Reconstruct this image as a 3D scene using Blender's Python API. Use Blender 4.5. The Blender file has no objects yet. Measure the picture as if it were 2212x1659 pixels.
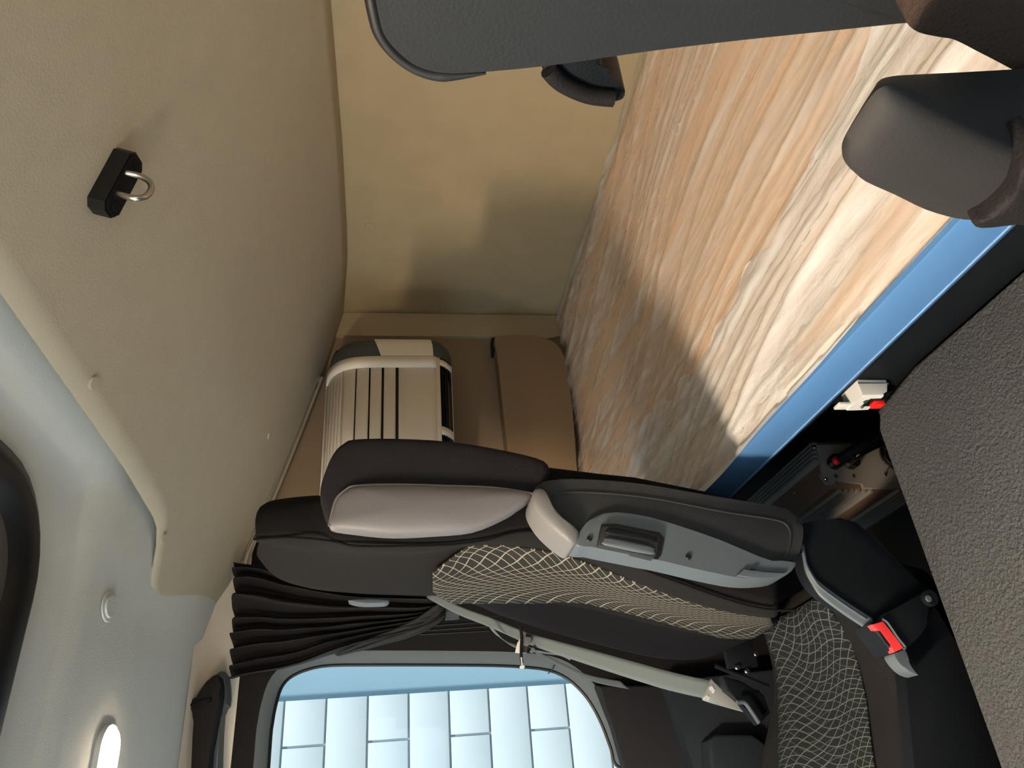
import bpy, bmesh, math, random
from mathutils import Vector, Matrix, noise
random.seed(7)
S = bpy.context.scene
COL = S.collection
# ---------------------------------------------------------------- camera (phone held upright, picture stored turned by 90 degrees)
ZO = 1.1                                   # eye height above the cab floor; all points below are written relative to the eye
F = 1597.0; AZ = math.radians(30.0); PT = math.radians(8.6)
FW = Vector((math.sin(AZ)*math.cos(PT), math.cos(AZ)*math.cos(PT), -math.sin(PT)))
RT = Vector((math.cos(AZ), -math.sin(AZ), 0.0))
UP = RT.cross(FW)
cd = bpy.data.cameras.new('camera'); cam = bpy.data.objects.new('camera', cd); COL.objects.link(cam)
cd.sensor_fit = 'HORIZONTAL'; cd.sensor_width = 36.0; cd.lens = F/2212*36.0
cd.clip_start = 0.02; cd.clip_end = 200
m = Matrix.Identity(4)
for i in range(3):
    m[i][0] = -UP[i]; m[i][1] = RT[i]; m[i][2] = -FW[i]
cam.matrix_world = m
S.camera = cam
# ---------------------------------------------------------------- world, sun, exposure
w = bpy.data.worlds.new('sky'); S.world = w; w.use_nodes = True
bg = w.node_tree.nodes['Background']
bg.inputs[0].default_value = (0.46, 0.72, 0.88, 1); bg.inputs[1].default_value = 2.8
sd = bpy.data.lights.new('sun', 'SUN'); sd.energy = 16.0; sd.angle = math.radians(2); sd.color = (1, 0.97, 0.92)
sun = bpy.data.objects.new('sun', sd); COL.objects.link(sun)
sun.rotation_euler = Vector((0.10, 0.36, -0.93)).to_track_quat('-Z', 'Y').to_euler()
S.view_settings.view_transform = 'Standard'; S.view_settings.look = 'None'
S.view_settings.gamma = 1.0; S.view_settings.exposure = 0.0; S.view_settings.use_curve_mapping = False
LAMP_E = 120.0

# ---------------------------------------------------------------- helpers
def P(x, y, ax, val):
    """point of the cab seen at photo position (x, y) that lies on the plane ax = val"""
    d = FW + RT*(((1659-y)-829.5)/F) - UP*((x-1106)/F)
    return d*(val/d['XYZ'.index(ax)])
def lin(c):
    return tuple((v/255/12.92 if v/255 <= .04045 else ((v/255+.055)/1.055)**2.4) for v in c)
def cr(pts, n, closed=False):
    """Catmull-Rom resample, n pieces per span"""
    pts = [Vector(p) for p in pts]; N = len(pts); out = []
    for i in range(N if closed else N-1):
        if closed: a, b, c, d = (pts[(i+k) % N] for k in (-1, 0, 1, 2))
        else: a, b, c, d = pts[max(i-1, 0)], pts[i], pts[i+1], pts[min(i+2, N-1)]
        for k in range(n):
            t = k/n
            out.append(.5*((2*b)+(c-a)*t+(2*a-5*b+4*c-d)*t*t+(3*b-a-3*c+d)*t**3))
    if not closed: out.append(pts[-1])
    return out
def interp(tab, x):
    if x <= tab[0][0]: a, b = tab[0], tab[1]
    elif x >= tab[-1][0]: a, b = tab[-2], tab[-1]
    else:
        for a, b in zip(tab, tab[1:]):
            if a[0] <= x <= b[0]: break
    return a[1]+(b[1]-a[1])*(x-a[0])/(b[0]-a[0])
def mat(name, rgb, rough=.6, metal=0., bump=0., bscale=200., var=0., vscale=4., spec=.5, coat=0., sheen=0., stretch=None):
    M = bpy.data.materials.new(name); M.use_nodes = True; nt = M.node_tree; N = nt.nodes; L = nt.links
    b = N['Principled BSDF']; c = lin(rgb)
    b.inputs['Base Color'].default_value = (*c, 1); b.inputs['Roughness'].default_value = rough
    b.inputs['Metallic'].default_value = metal; b.inputs['Specular IOR Level'].default_value = spec
    b.inputs['Coat Weight'].default_value = coat
    if sheen: b.inputs['Sheen Weight'].default_value = sheen
    tc = N.new('ShaderNodeTexCoord')
    src = tc.outputs['Object']
    if stretch:
        mp = N.new('ShaderNodeMapping'); mp.inputs['Scale'].default_value = stretch
        L.new(src, mp.inputs[0]); src = mp.outputs[0]
    if var:
        n = N.new('ShaderNodeTexNoise'); n.inputs['Scale'].default_value = vscale; n.inputs['Detail'].default_value = 4
        L.new(src, n.inputs['Vector'])
        mx = N.new('ShaderNodeMix'); mx.data_type = 'RGBA'
        mx.inputs['A'].default_value = (*[v*(1-var) for v in c], 1); mx.inputs['B'].default_value = (*[min(1, v*(1+var)) for v in c], 1)
        L.new(n.outputs['Fac'], mx.inputs['Factor']); L.new(mx.outputs['Result'], b.inputs['Base Color'])
    if bump:
        n = N.new('ShaderNodeTexNoise'); n.inputs['Scale'].default_value = bscale; n.inputs['Detail'].default_value = 3
        L.new(src, n.inputs['Vector'])
        bp = N.new('ShaderNodeBump'); bp.inputs['Strength'].default_value = bump; bp.inputs['Distance'].default_value = .002
        L.new(n.outputs['Fac'], bp.inputs['Height']); L.new(bp.outputs[0], b.inputs['Normal'])
    return M
def finish(name, bm, mt, parent=None, smooth=40, label=None):
    me = bpy.data.meshes.new(name)
    bmesh.ops.recalc_face_normals(bm, faces=bm.faces)
    bm.to_mesh(me); bm.free()
    if isinstance(mt, (list, tuple)):
        for x in mt: me.materials.append(x)
    else: me.materials.append(mt)
    if smooth:
        for p in me.polygons: p.use_smooth = True
        me.set_sharp_from_angle(angle=math.radians(smooth))
    o = bpy.data.objects.new(name, me); COL.objects.link(o)
    if parent: o.parent = parent
    if label: o['label'] = label
    return o
def tag(o, label, cat, group=None, kind=None):
    o['label'] = label; o['category'] = cat
    if group: o['group'] = group
    if kind: o['kind'] = kind
    return o
def thing(name, label, cat, group=None):
    o = bpy.data.objects.new(name, None); COL.objects.link(o); o.empty_display_size = .05
    return tag(o, label, cat, group)
def struct(o):
    o['kind'] = 'structure'; return o
def box(bm, lo, hi, bev=0., seg=2):
    r = bmesh.ops.create_cube(bm, size=1)
    for v in r['verts']:
        v.co = Vector([(lo[i]+hi[i])/2+(hi[i]-lo[i])*v.co[i] for i in range(3)])
    if bev:
        es = list({e for v in r['verts'] for e in v.link_edges})
        bmesh.ops.bevel(bm, geom=es, offset=bev, segments=seg, affect='EDGES', profile=.5)
def add_box(name, lo, hi, mt, parent=None, bev=.003, **k):
    bm = bmesh.new(); box(bm, lo, hi, bev); return finish(name, bm, mt, parent, **k)
def prism(name, pts, off, mt, parent=None, bev=0., seg=3, **k):
    """solid between an outline and the same outline moved by off"""
    bm = bmesh.new(); off = Vector(off)
    a = [bm.verts.new(p) for p in pts]; b = [bm.verts.new(Vector(p)+off) for p in pts]
    fa = bm.faces.new(a); fb = bm.faces.new(b[::-1]); n = len(a)
    for i in range(n): bm.faces.new((a[i], b[i], b[(i+1) % n], a[(i+1) % n]))
    if bev:
        es = [e for e in fa.edges]
        bmesh.ops.bevel(bm, geom=es, offset=bev, segments=seg, affect='EDGES', profile=.5, clamp_overlap=True)
    return finish(name, bm, mt, parent, **k)
def puff(name, pts, bulge, back, mt, parent=None, power=4., rings=8, axis=(0, -1, 0), **k):
    """cushion-like solid: domed towards axis by bulge, flat back behind by back"""
    bm = bmesh.new(); ax = Vector(axis); pts = [Vector(p) for p in pts]; n = len(pts)
    c = sum(pts, Vector())/n
    loops = [[bm.verts.new(p-ax*back) for p in pts], [bm.verts.new(p) for p in pts]]
    for r in range(1, rings):
        t = r/rings; s = 1-t**1.6*1.0
        h = bulge*(1-s**power)**(1/power)
        loops.append([bm.verts.new(c+(p-c)*s+ax*h) for p in pts])
    for A, B in zip(loops, loops[1:]):
        for i in range(n): bm.faces.new((A[i], A[(i+1) % n], B[(i+1) % n], B[i]))
    top = bm.verts.new(c+ax*bulge)
    L = loops[-1]
    for i in range(n): bm.faces.new((L[i], L[(i+1) % n], top))
    bm.faces.new(loops[0][::-1])
    return finish(name, bm, mt, parent, **k)
def grid(name, rows, mt, parent=None, uv=None, thick=0., closed=False, cap=False, flip=False, **k):
    bm = bmesh.new(); R = [[bm.verts.new(p) for p in r] for r in rows]; nc = len(rows[0])
    uvl = bm.loops.layers.uv.new('uv') if uv else None
    for i in range(len(R)-1):
        for j in range(nc if closed else nc-1):
            j2 = (j+1) % nc
            f = bm.faces.new((R[i][j], R[i][j2], R[i+1][j2], R[i+1][j]))
            if uv:
                for lp, (a, b) in zip(f.loops, ((i, j), (i, j2), (i+1, j2), (i+1, j))): lp[uvl].uv = uv[a][b]
    if cap:
        bm.faces.new(R[0][::-1]); bm.faces.new(R[-1])
    o = finish(name, bm, mt, parent, **k)
    if thick:
        md = o.modifiers.new('thickness', 'SOLIDIFY'); md.thickness = thick; md.offset = 0
    return o
def tube_bm(bm, pts, rad, seg=10, closed=False):
    pts = [Vector(p) for p in pts]; n = len(pts); prev = None; rings = []
    for i, p in enumerate(pts):
        if closed: t = pts[(i+1) % n]-pts[i-1]
        else: t = pts[min(i+1, n-1)]-pts[max(i-1, 0)]
        t.normalize()
        if prev is None:
            a = Vector((0, 0, 1)) if abs(t.z) < .9 else Vector((1, 0, 0)); prev = t.cross(a).normalized()
        prev = (prev-t*prev.dot(t)).normalized(); q = t.cross(prev)
        r = rad[i] if isinstance(rad, (list, tuple)) else rad
        rings.append([bm.verts.new(p+(prev*math.cos(2*math.pi*k/seg)+q*math.sin(2*math.pi*k/seg))*r) for k in range(seg)])
    for i in range(n if closed else n-1):
        A, B = rings[i], rings[(i+1) % n]
        for k in range(seg): bm.faces.new((A[k], A[(k+1) % seg], B[(k+1) % seg], B[k]))
    if not closed:
        bm.faces.new(rings[0][::-1]); bm.faces.new(rings[-1])
def tube(name, pts, rad, mt, parent=None, seg=10, closed=False, **k):
    bm = bmesh.new(); tube_bm(bm, pts, rad, seg, closed); return finish(name, bm, mt, parent, **k)
def disc(name, c, nrm, r, h, mt, parent=None, seg=24, sx=1.0, bev=.0008, **k):
    """short cylinder with a bevelled rim; c = centre of its base, nrm = direction it sticks out"""
    bm = bmesh.new(); z = Vector(nrm).normalized(); a = Vector((1, 0, 0)) if abs(z.x) < .8 else Vector((0, 1, 0))
    x = (a-z*a.dot(z)).normalized(); y = z.cross(x); c = Vector(c); loops = []
    for rr, hh in ((r, 0), (r, h-bev), (r-bev, h)):
        loops.append([bm.verts.new(c+x*math.cos(t)*rr*sx+y*math.sin(t)*rr+z*hh) for t in [2*math.pi*i/seg for i in range(seg)]])
    for A, B in zip(loops, loops[1:]):
        for i in range(seg): bm.faces.new((A[i], A[(i+1) % seg], B[(i+1) % seg], B[i]))
    bm.faces.new(loops[0][::-1]); bm.faces.new(loops[-1])
    return finish(name, bm, mt, parent, **k)
def band(name, mid, wdir, width, thick, mt, parent=None, **k):
    """flat webbing: centre line mid, per point width vector direction wdir"""
    rows = []
    for i, p in enumerate(mid):
        wv = (wdir[i] if isinstance(wdir, list) else Vector(wdir)).normalized()
        wd = width[i] if isinstance(width, list) else width
        rows.append([Vector(p)-wv*wd/2, Vector(p)-wv*wd/4, Vector(p), Vector(p)+wv*wd/4, Vector(p)+wv*wd/2])
    return grid(name, rows, mt, parent, thick=thick, **k)

# ---------------------------------------------------------------- materials
M = {}
M['liner'] = mat('liner felt', (186, 178, 158), .95, bump=.25, bscale=350, var=.06, vscale=30)
M['roof'] = mat('front roof plastic', (214, 217, 214), .7, bump=.2, bscale=500, var=.04, vscale=20)
M['rear'] = mat('rear wall felt', (182, 166, 134), .95, bump=.3, bscale=260, var=.10, vscale=14)
M['sidewall'] = mat('side wall plastic', (150, 128, 104), .75, bump=.15, bscale=400, spec=.12)
M['cream'] = mat('cream trim', (251, 238, 220), .7, bump=.15, bscale=400)
M['dark'] = mat('dark door trim', (31, 29, 30), .6, bump=.3, bscale=500, spec=.12)
M['darker'] = mat('black plastic', (20, 23, 27), .5, bump=.2, bscale=500, spec=.12)
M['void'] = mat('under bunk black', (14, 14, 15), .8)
M['navy'] = mat('door lower panel', (40, 46, 52), .55, bump=.3, bscale=500, spec=.12)
M['rubber'] = mat('rubber seal', (12, 12, 13), .5)
M['rim'] = mat('window rim plastic', (100, 108, 112), .5, bump=.15, bscale=500, spec=.12)
M['fabric'] = mat('seat cloth charcoal', (29, 28, 28), .95, bump=.5, bscale=700, var=.10, vscale=60, spec=.12)
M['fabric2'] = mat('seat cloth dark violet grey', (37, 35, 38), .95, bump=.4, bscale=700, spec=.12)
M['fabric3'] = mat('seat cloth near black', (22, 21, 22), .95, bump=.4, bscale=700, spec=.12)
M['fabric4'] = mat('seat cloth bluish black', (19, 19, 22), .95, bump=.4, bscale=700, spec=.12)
M['leather'] = mat('grey leatherette', (110, 108, 110), .5, bump=.08, bscale=600)
M['piping'] = mat('seat piping', (120, 116, 114), .6)
M['armpad'] = mat('armrest rubbery black', (37, 39, 42), .75, bump=.2, bscale=500)
M['armgrey'] = mat('armrest grey plastic', (84, 93, 99), .5, bump=.1, bscale=500)
M['armcap'] = mat('armrest light cap', (114, 113, 112), .5, bump=.15, bscale=500)
M['steel'] = mat('steel', (190, 186, 180), .28, 1.0)
M['satin'] = mat('satin zinc plate', (190, 192, 188), .45, .55)
M['chrome'] = mat('bright zinc', (225, 225, 222), .18, 1.0)
M['white'] = mat('white plastic', (232, 232, 228), .35)
M['red'] = mat('red plastic', (232, 40, 38), .35)
M['redbuckle'] = mat('red buckle button', (255, 62, 66), .45)
M['green'] = mat('green print', (40, 80, 55), .6)
M['print'] = mat('black print', (30, 30, 30), .6)
M['acwhite'] = mat('cooler housing', (244, 236, 224), .5, bump=.05, bscale=500)
M['acdark'] = mat('cooler end cap', (70, 74, 76), .55, bump=.1, bscale=500)
M['acblack'] = mat('cooler louvre black', (10, 10, 10), .5)
M['letter'] = mat('pale lettering', (205, 198, 188), .5)
M['pocket'] = mat('brown storage flap', (150, 126, 100), .75, bump=.15, bscale=400, spec=.12)
M['blue'] = mat('blue bunk board', (82, 128, 180), .42, bump=.1, bscale=600)
M['blueline'] = mat('pale blue piping', (120, 160, 200), .4)
M['webbing'] = mat('seat belt webbing', (122, 132, 134), .7, bump=.5, bscale=900, stretch=(1, 1, 3), spec=.12)
M['curtain'] = mat('black curtain cloth', (42, 40, 41), .62, bump=.2, bscale=500, spec=.12)
M['inverter'] = mat('inverter dark metal', (128, 124, 120), .5, .0)
M['inverter2'] = mat('inverter brown black cover', (96, 76, 64), .5, .0)
M['rail'] = mat('curtain rail', (160, 150, 134), .4)
M['building'] = mat('white cladding', (238, 240, 238), .6, var=.05, vscale=2)
M['joint'] = mat('cladding joint', (150, 165, 172), .7)
M['asphalt'] = mat('concrete yard', (168, 166, 160), .9, var=.2)
M['foam'] = mat('mattress foam cover', (238, 203, 168), .9, bump=.3, bscale=300, var=.10, vscale=5)

def grain():                                # pebbled plastic of the centre console
    m_ = mat('pebbled grey plastic', (67, 69, 71), .6)
    N = m_.node_tree.nodes; L = m_.node_tree.links; b = N['Principled BSDF']
    tc = N.new('ShaderNodeTexCoord'); v = N.new('ShaderNodeTexVoronoi'); v.inputs['Scale'].default_value = 300
    v.feature = 'SMOOTH_F1'; n = N.new('ShaderNodeTexNoise'); n.inputs['Scale'].default_value = 330; n.inputs['Detail'].default_value = 2
    L.new(tc.outputs['Object'], n.inputs['Vector'])
    ad = N.new('ShaderNodeMix'); ad.data_type = 'RGBA'; ad.inputs['Factor'].default_value = .006
    L.new(tc.outputs['Object'], ad.inputs['A']); L.new(n.outputs['Color'], ad.inputs['B']); L.new(ad.outputs['Result'], v.inputs['Vector'])
    bp = N.new('ShaderNodeBump'); bp.inputs['Strength'].default_value = 1.0; bp.inputs['Distance'].default_value = .0024
    L.new(v.outputs['Distance'], bp.inputs['Height']); L.new(bp.outputs[0], b.inputs['Normal'])
    return m_
M['console'] = grain()

def net(name, base, line, fa=56., fb=52., ta=56., tb=60., amp=1.15, wf=19., width=.05, third=.0):
    """woven cloth with two families of thin wavy lines; uv are metres (u across, v along)"""
    m_ = mat(name, base, .9, bump=.4, bscale=700, spec=.1)
    N = m_.node_tree.nodes; L = m_.node_tree.links; b = N['Principled BSDF']
    uv = N.new('ShaderNodeUVMap'); uv.uv_map = 'uv'; sp = N.new('ShaderNodeSeparateXYZ'); L.new(uv.outputs[0], sp.inputs[0])
    def mth(op, a, c=None, d=None):
        n = N.new('ShaderNodeMath'); n.operation = op
        for i, q in enumerate((a, c, d)):
            if q is None: continue
            if isinstance(q, (int, float)): n.inputs[i].default_value = q
            else: L.new(q, n.inputs[i])
        return n.outputs[0]
    u, v = sp.outputs[0], sp.outputs[1]
    def family(fv, fu, ph, w1, w2):
        s1 = mth('SINE', mth('MULTIPLY_ADD', v, w1, ph)); s2 = mth('SINE', mth('MULTIPLY_ADD', u, w2, mth('MULTIPLY_ADD', v, w1*.37, ph*2)))
        p = mth('ADD', mth('MULTIPLY', v, fv), mth('MULTIPLY', u, fu))
        p = mth('ADD', p, mth('MULTIPLY', s1, amp*.6)); p = mth('ADD', p, mth('MULTIPLY', s2, amp))
        f = mth('PINGPONG', p, .5)
        return mth('LESS_THAN', f, width)
    A = family(fa, ta, .3, wf, wf*1.9); B = family(fb, -tb, 1.7, wf*1.2, wf*1.5); C_ = family(fa*1.1, ta*.55, 4., wf*.7, wf*2.3)
    msk = mth('MAXIMUM', mth('MAXIMUM', A, B), mth('MULTIPLY', C_, third))
    mx = N.new('ShaderNodeMix'); mx.data_type = 'RGBA'; mx.inputs['A'].default_value = (*lin(base), 1); mx.inputs['B'].default_value = (*lin(line), 1)
    L.new(msk, mx.inputs['Factor']); L.new(mx.outputs['Result'], b.inputs['Base Color'])
    return m_
M['net'] = net('seat cloth with wavy lines', (44, 43, 40), (150, 145, 132))
M['net2'] = net('seat cushion cloth with wavy lines', (28, 31, 32), (92, 96, 93), fa=88, fb=50, ta=14, tb=44, amp=.75, wf=22, width=.045, third=.5)

def glass(tint, name):
    m_ = bpy.data.materials.new(name); m_.use_nodes = True; N = m_.node_tree.nodes; L = m_.node_tree.links
    N.remove(N['Principled BSDF']); t = N.new('ShaderNodeBsdfTransparent'); t.inputs[0].default_value = (*tint, 1)
    g = N.new('ShaderNodeBsdfGlossy'); g.inputs['Roughness'].default_value = .02
    f = N.new('ShaderNodeFresnel'); f.inputs[0].default_value = 1.45; mx = N.new('ShaderNodeMixShader')
    L.new(f.outputs[0], mx.inputs[0]); L.new(t.outputs[0], mx.inputs[1]); L.new(g.outputs[0], mx.inputs[2])
    L.new(mx.outputs[0], N['Material Output'].inputs[0]); return m_
M['glass'] = glass((.24, .265, .285), 'daylight dimming glass')  # tint darker than real glass, offsets the brightened daylight outside

def film(nm='crinkled clear film', lo=.20, hi=.62, crk=.28, colr=(.84, .80, .74, 1)):
    m_ = bpy.data.materials.new(nm); m_.use_nodes = True; N = m_.node_tree.nodes; L = m_.node_tree.links
    b = N['Principled BSDF']; b.inputs['Base Color'].default_value = colr; b.inputs['Roughness'].default_value = .3
    b.inputs['Specular IOR Level'].default_value = .9
    tc = N.new('ShaderNodeTexCoord')
    mp = N.new('ShaderNodeMapping'); mp.inputs['Scale'].default_value = (17, 1.3, 8); mp.inputs['Rotation'].default_value = (0, 0, math.radians(-12))
    L.new(tc.outputs['Object'], mp.inputs[0])
    n1 = N.new('ShaderNodeTexNoise'); n1.inputs['Scale'].default_value = 1.6; n1.inputs['Detail'].default_value = 5; n1.inputs['Distortion'].default_value = 1.2
    L.new(mp.outputs[0], n1.inputs['Vector'])
    n2 = N.new('ShaderNodeTexNoise'); n2.inputs['Scale'].default_value = 38; n2.inputs['Detail'].default_value = 5; n2.inputs['Distortion'].default_value = 1.5
    L.new(tc.outputs['Object'], n2.inputs['Vector'])
    b1 = N.new('ShaderNodeBump'); b1.inputs['Strength'].default_value = .55; b1.inputs['Distance'].default_value = .006; L.new(n1.outputs['Fac'], b1.inputs['Height'])
    b2 = N.new('ShaderNodeBump'); b2.inputs['Strength'].default_value = crk; b2.inputs['Distance'].default_value = .003
    L.new(n2.outputs['Fac'], b2.inputs['Height']); L.new(b1.outputs[0], b2.inputs['Normal']); L.new(b2.outputs[0], b.inputs['Normal'])
    rp = N.new('ShaderNodeMapRange'); rp.inputs['From Min'].default_value = .38; rp.inputs['From Max'].default_value = .68
    rp.inputs['To Min'].default_value = lo; rp.inputs['To Max'].default_value = hi
    L.new(n1.outputs['Fac'], rp.inputs['Value'])
    tr = N.new('ShaderNodeBsdfTransparent'); mx = N.new('ShaderNodeMixShader')
    L.new(rp.outputs[0], mx.inputs[0]); L.new(tr.outputs[0], mx.inputs[1]); L.new(b.outputs[0], mx.inputs[2])
    L.new(mx.outputs[0], N['Material Output'].inputs[0]); return m_
M['film'] = film()
M['film2'] = film('bunched whitish film', .38, .85, .55, (.88, .88, .86, 1))

def emit(rgb, s, name):
    m_ = bpy.data.materials.new(name); m_.use_nodes = True; b = m_.node_tree.nodes['Principled BSDF']
    b.inputs['Base Color'].default_value = (*rgb, 1); b.inputs['Emission Color'].default_value = (*rgb, 1); b.inputs['Emission Strength'].default_value = s
    return m_

# ================================================================ SETTING
XR, YW, YD, XF = 1.203, 1.70, -.55, -1.0          # rear wall, passenger side wall, driver side wall, windscreen
def zc(X):                                         # height of the felt roof liner: climbs towards the front
    return .14+.31*(1.2-X)
def rear_z(Y):                                     # the seam of roof and rear wall sags in the middle of the cab
    return interp([(-.6, .121), (.8, .121), (1.09, .122), (1.35, .128), (1.47, .134), (1.55, .143), (1.7, .158)], Y)
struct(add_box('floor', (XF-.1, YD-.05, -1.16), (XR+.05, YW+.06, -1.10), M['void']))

# ---- rear wall with seam bead
rw = struct(add_box('wall_rear', (XR, YD-.05, -1.1), (XR+.04, YW, .30), M['rear'], bev=0))
pts = [Vector((XR-.001, y, rear_z(y)-.002)) for y in [YD+.02+(YW-.01-YD)*i/40 for i in range(40)]]
struct(tube('trim_1', pts, .0016, M['rubber'], seg=6))
disc('clip', P(799, 491, 'X', XR)+Vector((.001, 0, 0)), (-1, 0, 0), .0125, .0028, M['rear'], rw, sx=1.15)

# ---- passenger side wall behind the seat: recessed field with proud rear strip
bm = bmesh.new()
box(bm, (.44, YW, -1.1), (XR, YW+.04, .62), 0)
ws = struct(finish('wall_right', bm, M['sidewall'], smooth=0))
prism('panel', [Vector((1.135, YW, -.46)), Vector((1.2, YW, -.46)), Vector((1.2, YW, .16)), Vector((1.125, YW, .19)), Vector((1.125, YW, -.30)), Vector((1.12, YW, -.40))],
      (0, -.012, 0), M['rear'], ws, bev=0)
tube('seam', [P(742, 684, 'Y', YW-.001), P(1205, 684, 'Y', YW-.001)], .0018, M['rubber'], ws, seg=6)

# ---- door wall (dark) with window opening
WIN = [(588, 1659), (596, 1564), (607, 1510), (618, 1483), (637, 1466), (669, 1453), (716, 1445), (820, 1444), (938, 1444), (1060, 1445), (1127, 1448),
       (1183, 1455), (1221, 1472), (1253, 1501), (1275, 1532), (1294, 1570), (1313, 1621), (1326, 1659)]
win = [P(x, y, 'Y', YW) for x, y in WIN]
win += [Vector((0.02, YW, -.50)), Vector((-.02, YW, -.55)), Vector((-.12, YW, -.58)), Vector((-.60, YW, -.58)), Vector((-.66, YW, -.52)), Vector((-.62, YW, -.1)), Vector((-.45, YW, .2)), Vector((-.38, YW, .245))]
winc = Vector((-.15, YW, -.12))
def ring_plate(name, inner, outer, mt, parent=None, y1=None, **k):
    bm = bmesh.new(); A = [bm.verts.new(p) for p in inner]; B = [bm.verts.new(p) for p in outer]; n = len(A)
    for i in range(n): bm.faces.new((A[i], A[(i+1) % n], B[(i+1) % n], B[i]))
    return finish(name, bm, mt, parent, **k)
def ray_rect(p, c, x0, x1, z0, z1):
    d = p-c; t = 1e9
    if d.x > 1e-6: t = min(t, (x1-c.x)/d.x)
    if d.x < -1e-6: t = min(t, (x0-c.x)/d.x)
    if d.z > 1e-6: t = min(t, (z1-c.z)/d.z)
    if d.z < -1e-6: t = min(t, (z0-c.z)/d.z)
    return c+d*t
win_d = cr(win, 3, True)
def grow(pts, off, dy):
    n = len(pts); out = []
    for i, p in enumerate(pts):
        t = (pts[(i+1) % n]-pts[i-1]); t.y = 0; t.normalize(); nn = Vector((t.z, 0, -t.x))
        if nn.dot(p-winc) < 0: nn = -nn
        out.append(p+nn*off+Vector((0, dy, 0)))
    return out
r1 = grow(win_d, .006, -.002); r2 = grow(win_d, .013, -.016); r3 = grow(win_d, .024, -.024); r4 = grow(win_d, .032, -.026)
wd = struct(bpy.data.objects.new('door_1', None)); COL.objects.link(wd)
outer = [ray_rect(p, winc, -1.0, .60, -1.1, .335)+Vector((0, -.026, 0)) for p in r4]
for i, q in enumerate(outer): q.y = YW-.026
ring_plate('door_panel', r4, outer, M['dark'], wd, smooth=30)
wn = struct(bpy.data.objects.new('window_1', None)); COL.objects.link(wn)
grid('window_frame', [r1+[r1[0]], r2+[r2[0]], r3+[r3[0]], r4+[r4[0]]], M['rim'], wn, smooth=60)
tube('rubber_seal', [p+Vector((0, -.004, 0)) for p in r1], .0035, M['rubber'], wn, seg=6, closed=True)
bm = bmesh.new(); bm.faces.new([bm.verts.new(p) for p in grow(win_d, .012, .004)]); finish('glass_pane', bm, M['glass'], wn, smooth=0)

# lower corner panels of the door area below and behind the window
M['pillar'] = mat('pillar trim', (44, 43, 46), .7, spec=.12)
prism('pillar_trim', [P(x, y, 'Y', 1.64) for x, y in [(1290, 1480), (1440, 1478), (1450, 1520), (1500, 1659), (1560, 1800), (1400, 1800), (1350, 1659), (1325, 1570)]],
      (0, .03, 0), M['pillar'], wd, bev=.006)
prism('lower_panel', [P(x, y, 'Y', 1.60) for x, y in [(1436, 1470), (1700, 1440), (1900, 1500), (1900, 1900), (1560, 1900), (1500, 1659), (1460, 1540)]],
      (0, .06, 0), M['navy'], wd, bev=.008)
prism('door_pocket', [P(x, y, 'Y', 1.55) for x, y in [(1532, 1600), (1545, 1586), (1625, 1584), (1700, 1640), (1700, 1850), (1580, 1850), (1534, 1640)]],
      (0, .05, 0), M['navy'], wd, bev=.008)
# stepped trim behind the curtain foot, belt guide slot
prism('belt_guide', [P(x, y, 'Y', 1.63) for x, y in [(955, 1296), (1060, 1296), (1100, 1330), (1010, 1338), (962, 1337)]], (0, .03, 0), M['dark'], wd, bev=.004)
add_box('slot_plate', P(963, 1337, 'Y', 1.625), P(990, 1312, 'Y', 1.625)+Vector((0, .01, 0)), M['armgrey'], wd, bev=.001)
for (a, b) in (((930, 1352), (1070, 1342)), ((925, 1362), (1060, 1352)), ((905, 1371), (1055, 1363))):
    tube('trim_groove', [P(*a, 'Y', 1.673), P(*b, 'Y', 1.673)], .0016, M['rubber'], wd, seg=6)
# joint across the window frame at its lower rear corner
tube('frame_joint', [P(1197, 1436, 'Y', 1.667), P(1195, 1444, 'Y', 1.668), P(1184, 1455, 'Y', 1.69)], .0012, M['rubber'], wn, seg=6)

# ---- cream cove between dark door and roof
def cove_rows():
    rows = []
    for X in [-1.0, -.6, -.3, 0, .15, .3, .4, .5, .56, .60]:
        z0 = .338; k = max(0, (X-.40)/.20)
        prof = [(1.674, .326), (1.670, .336), (1.660, .348), (1.645, .362), (1.62, .377), (1.59, .388), (1.55, .3925)]
        rows.append([Vector((X, y, z)) for y, z in prof])
    return rows
struct(grid('trim_2', cove_rows(), M['cream'], smooth=50))

# ---- ceiling: front roof skin, felt liner over the bunk, clips
LX = .445
def front_z(X, Y):
    z = .405 if X < .30 else .405-(X-.30)*.12
    # dished surround of the hatch
    dx = max(X-.40, 0); dy = max(Y-.965, 0)
    d = math.hypot(dx, dy)
    s = max(0., 1-d/.07); s = s*s*(3-2*s)
    z += .030*s
    # fold down towards the door
    if Y > 1.33: z -= (Y-1.33)*.05
    return z
rows = []
xs = [-1.0, -.8, -.6, -.4, -.3, -.2, -.1, 0, .05, .1, .15, .2, .24, .28, .31, .34, .36, .38, .40, .42, .44, .46, .48, .52]
ys = [YD, -.4, -.2, 0, .2, .4, .6, .7, .8, .86, .9, .94, .97, 1.0, 1.03, 1.06, 1.1, 1.15, 1.2, 1.26, 1.32, 1.34, 1.4, 1.46, 1.52, 1.58, 1.64]
HX0, HX1, HY0, HY1 = -.30, .378, .25, .930
for X in xs:
    rows.append([Vector((X, Y, front_z(X, Y))) for Y in ys])
ce = struct(grid('ceiling', rows, M['roof'], smooth=50))
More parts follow.
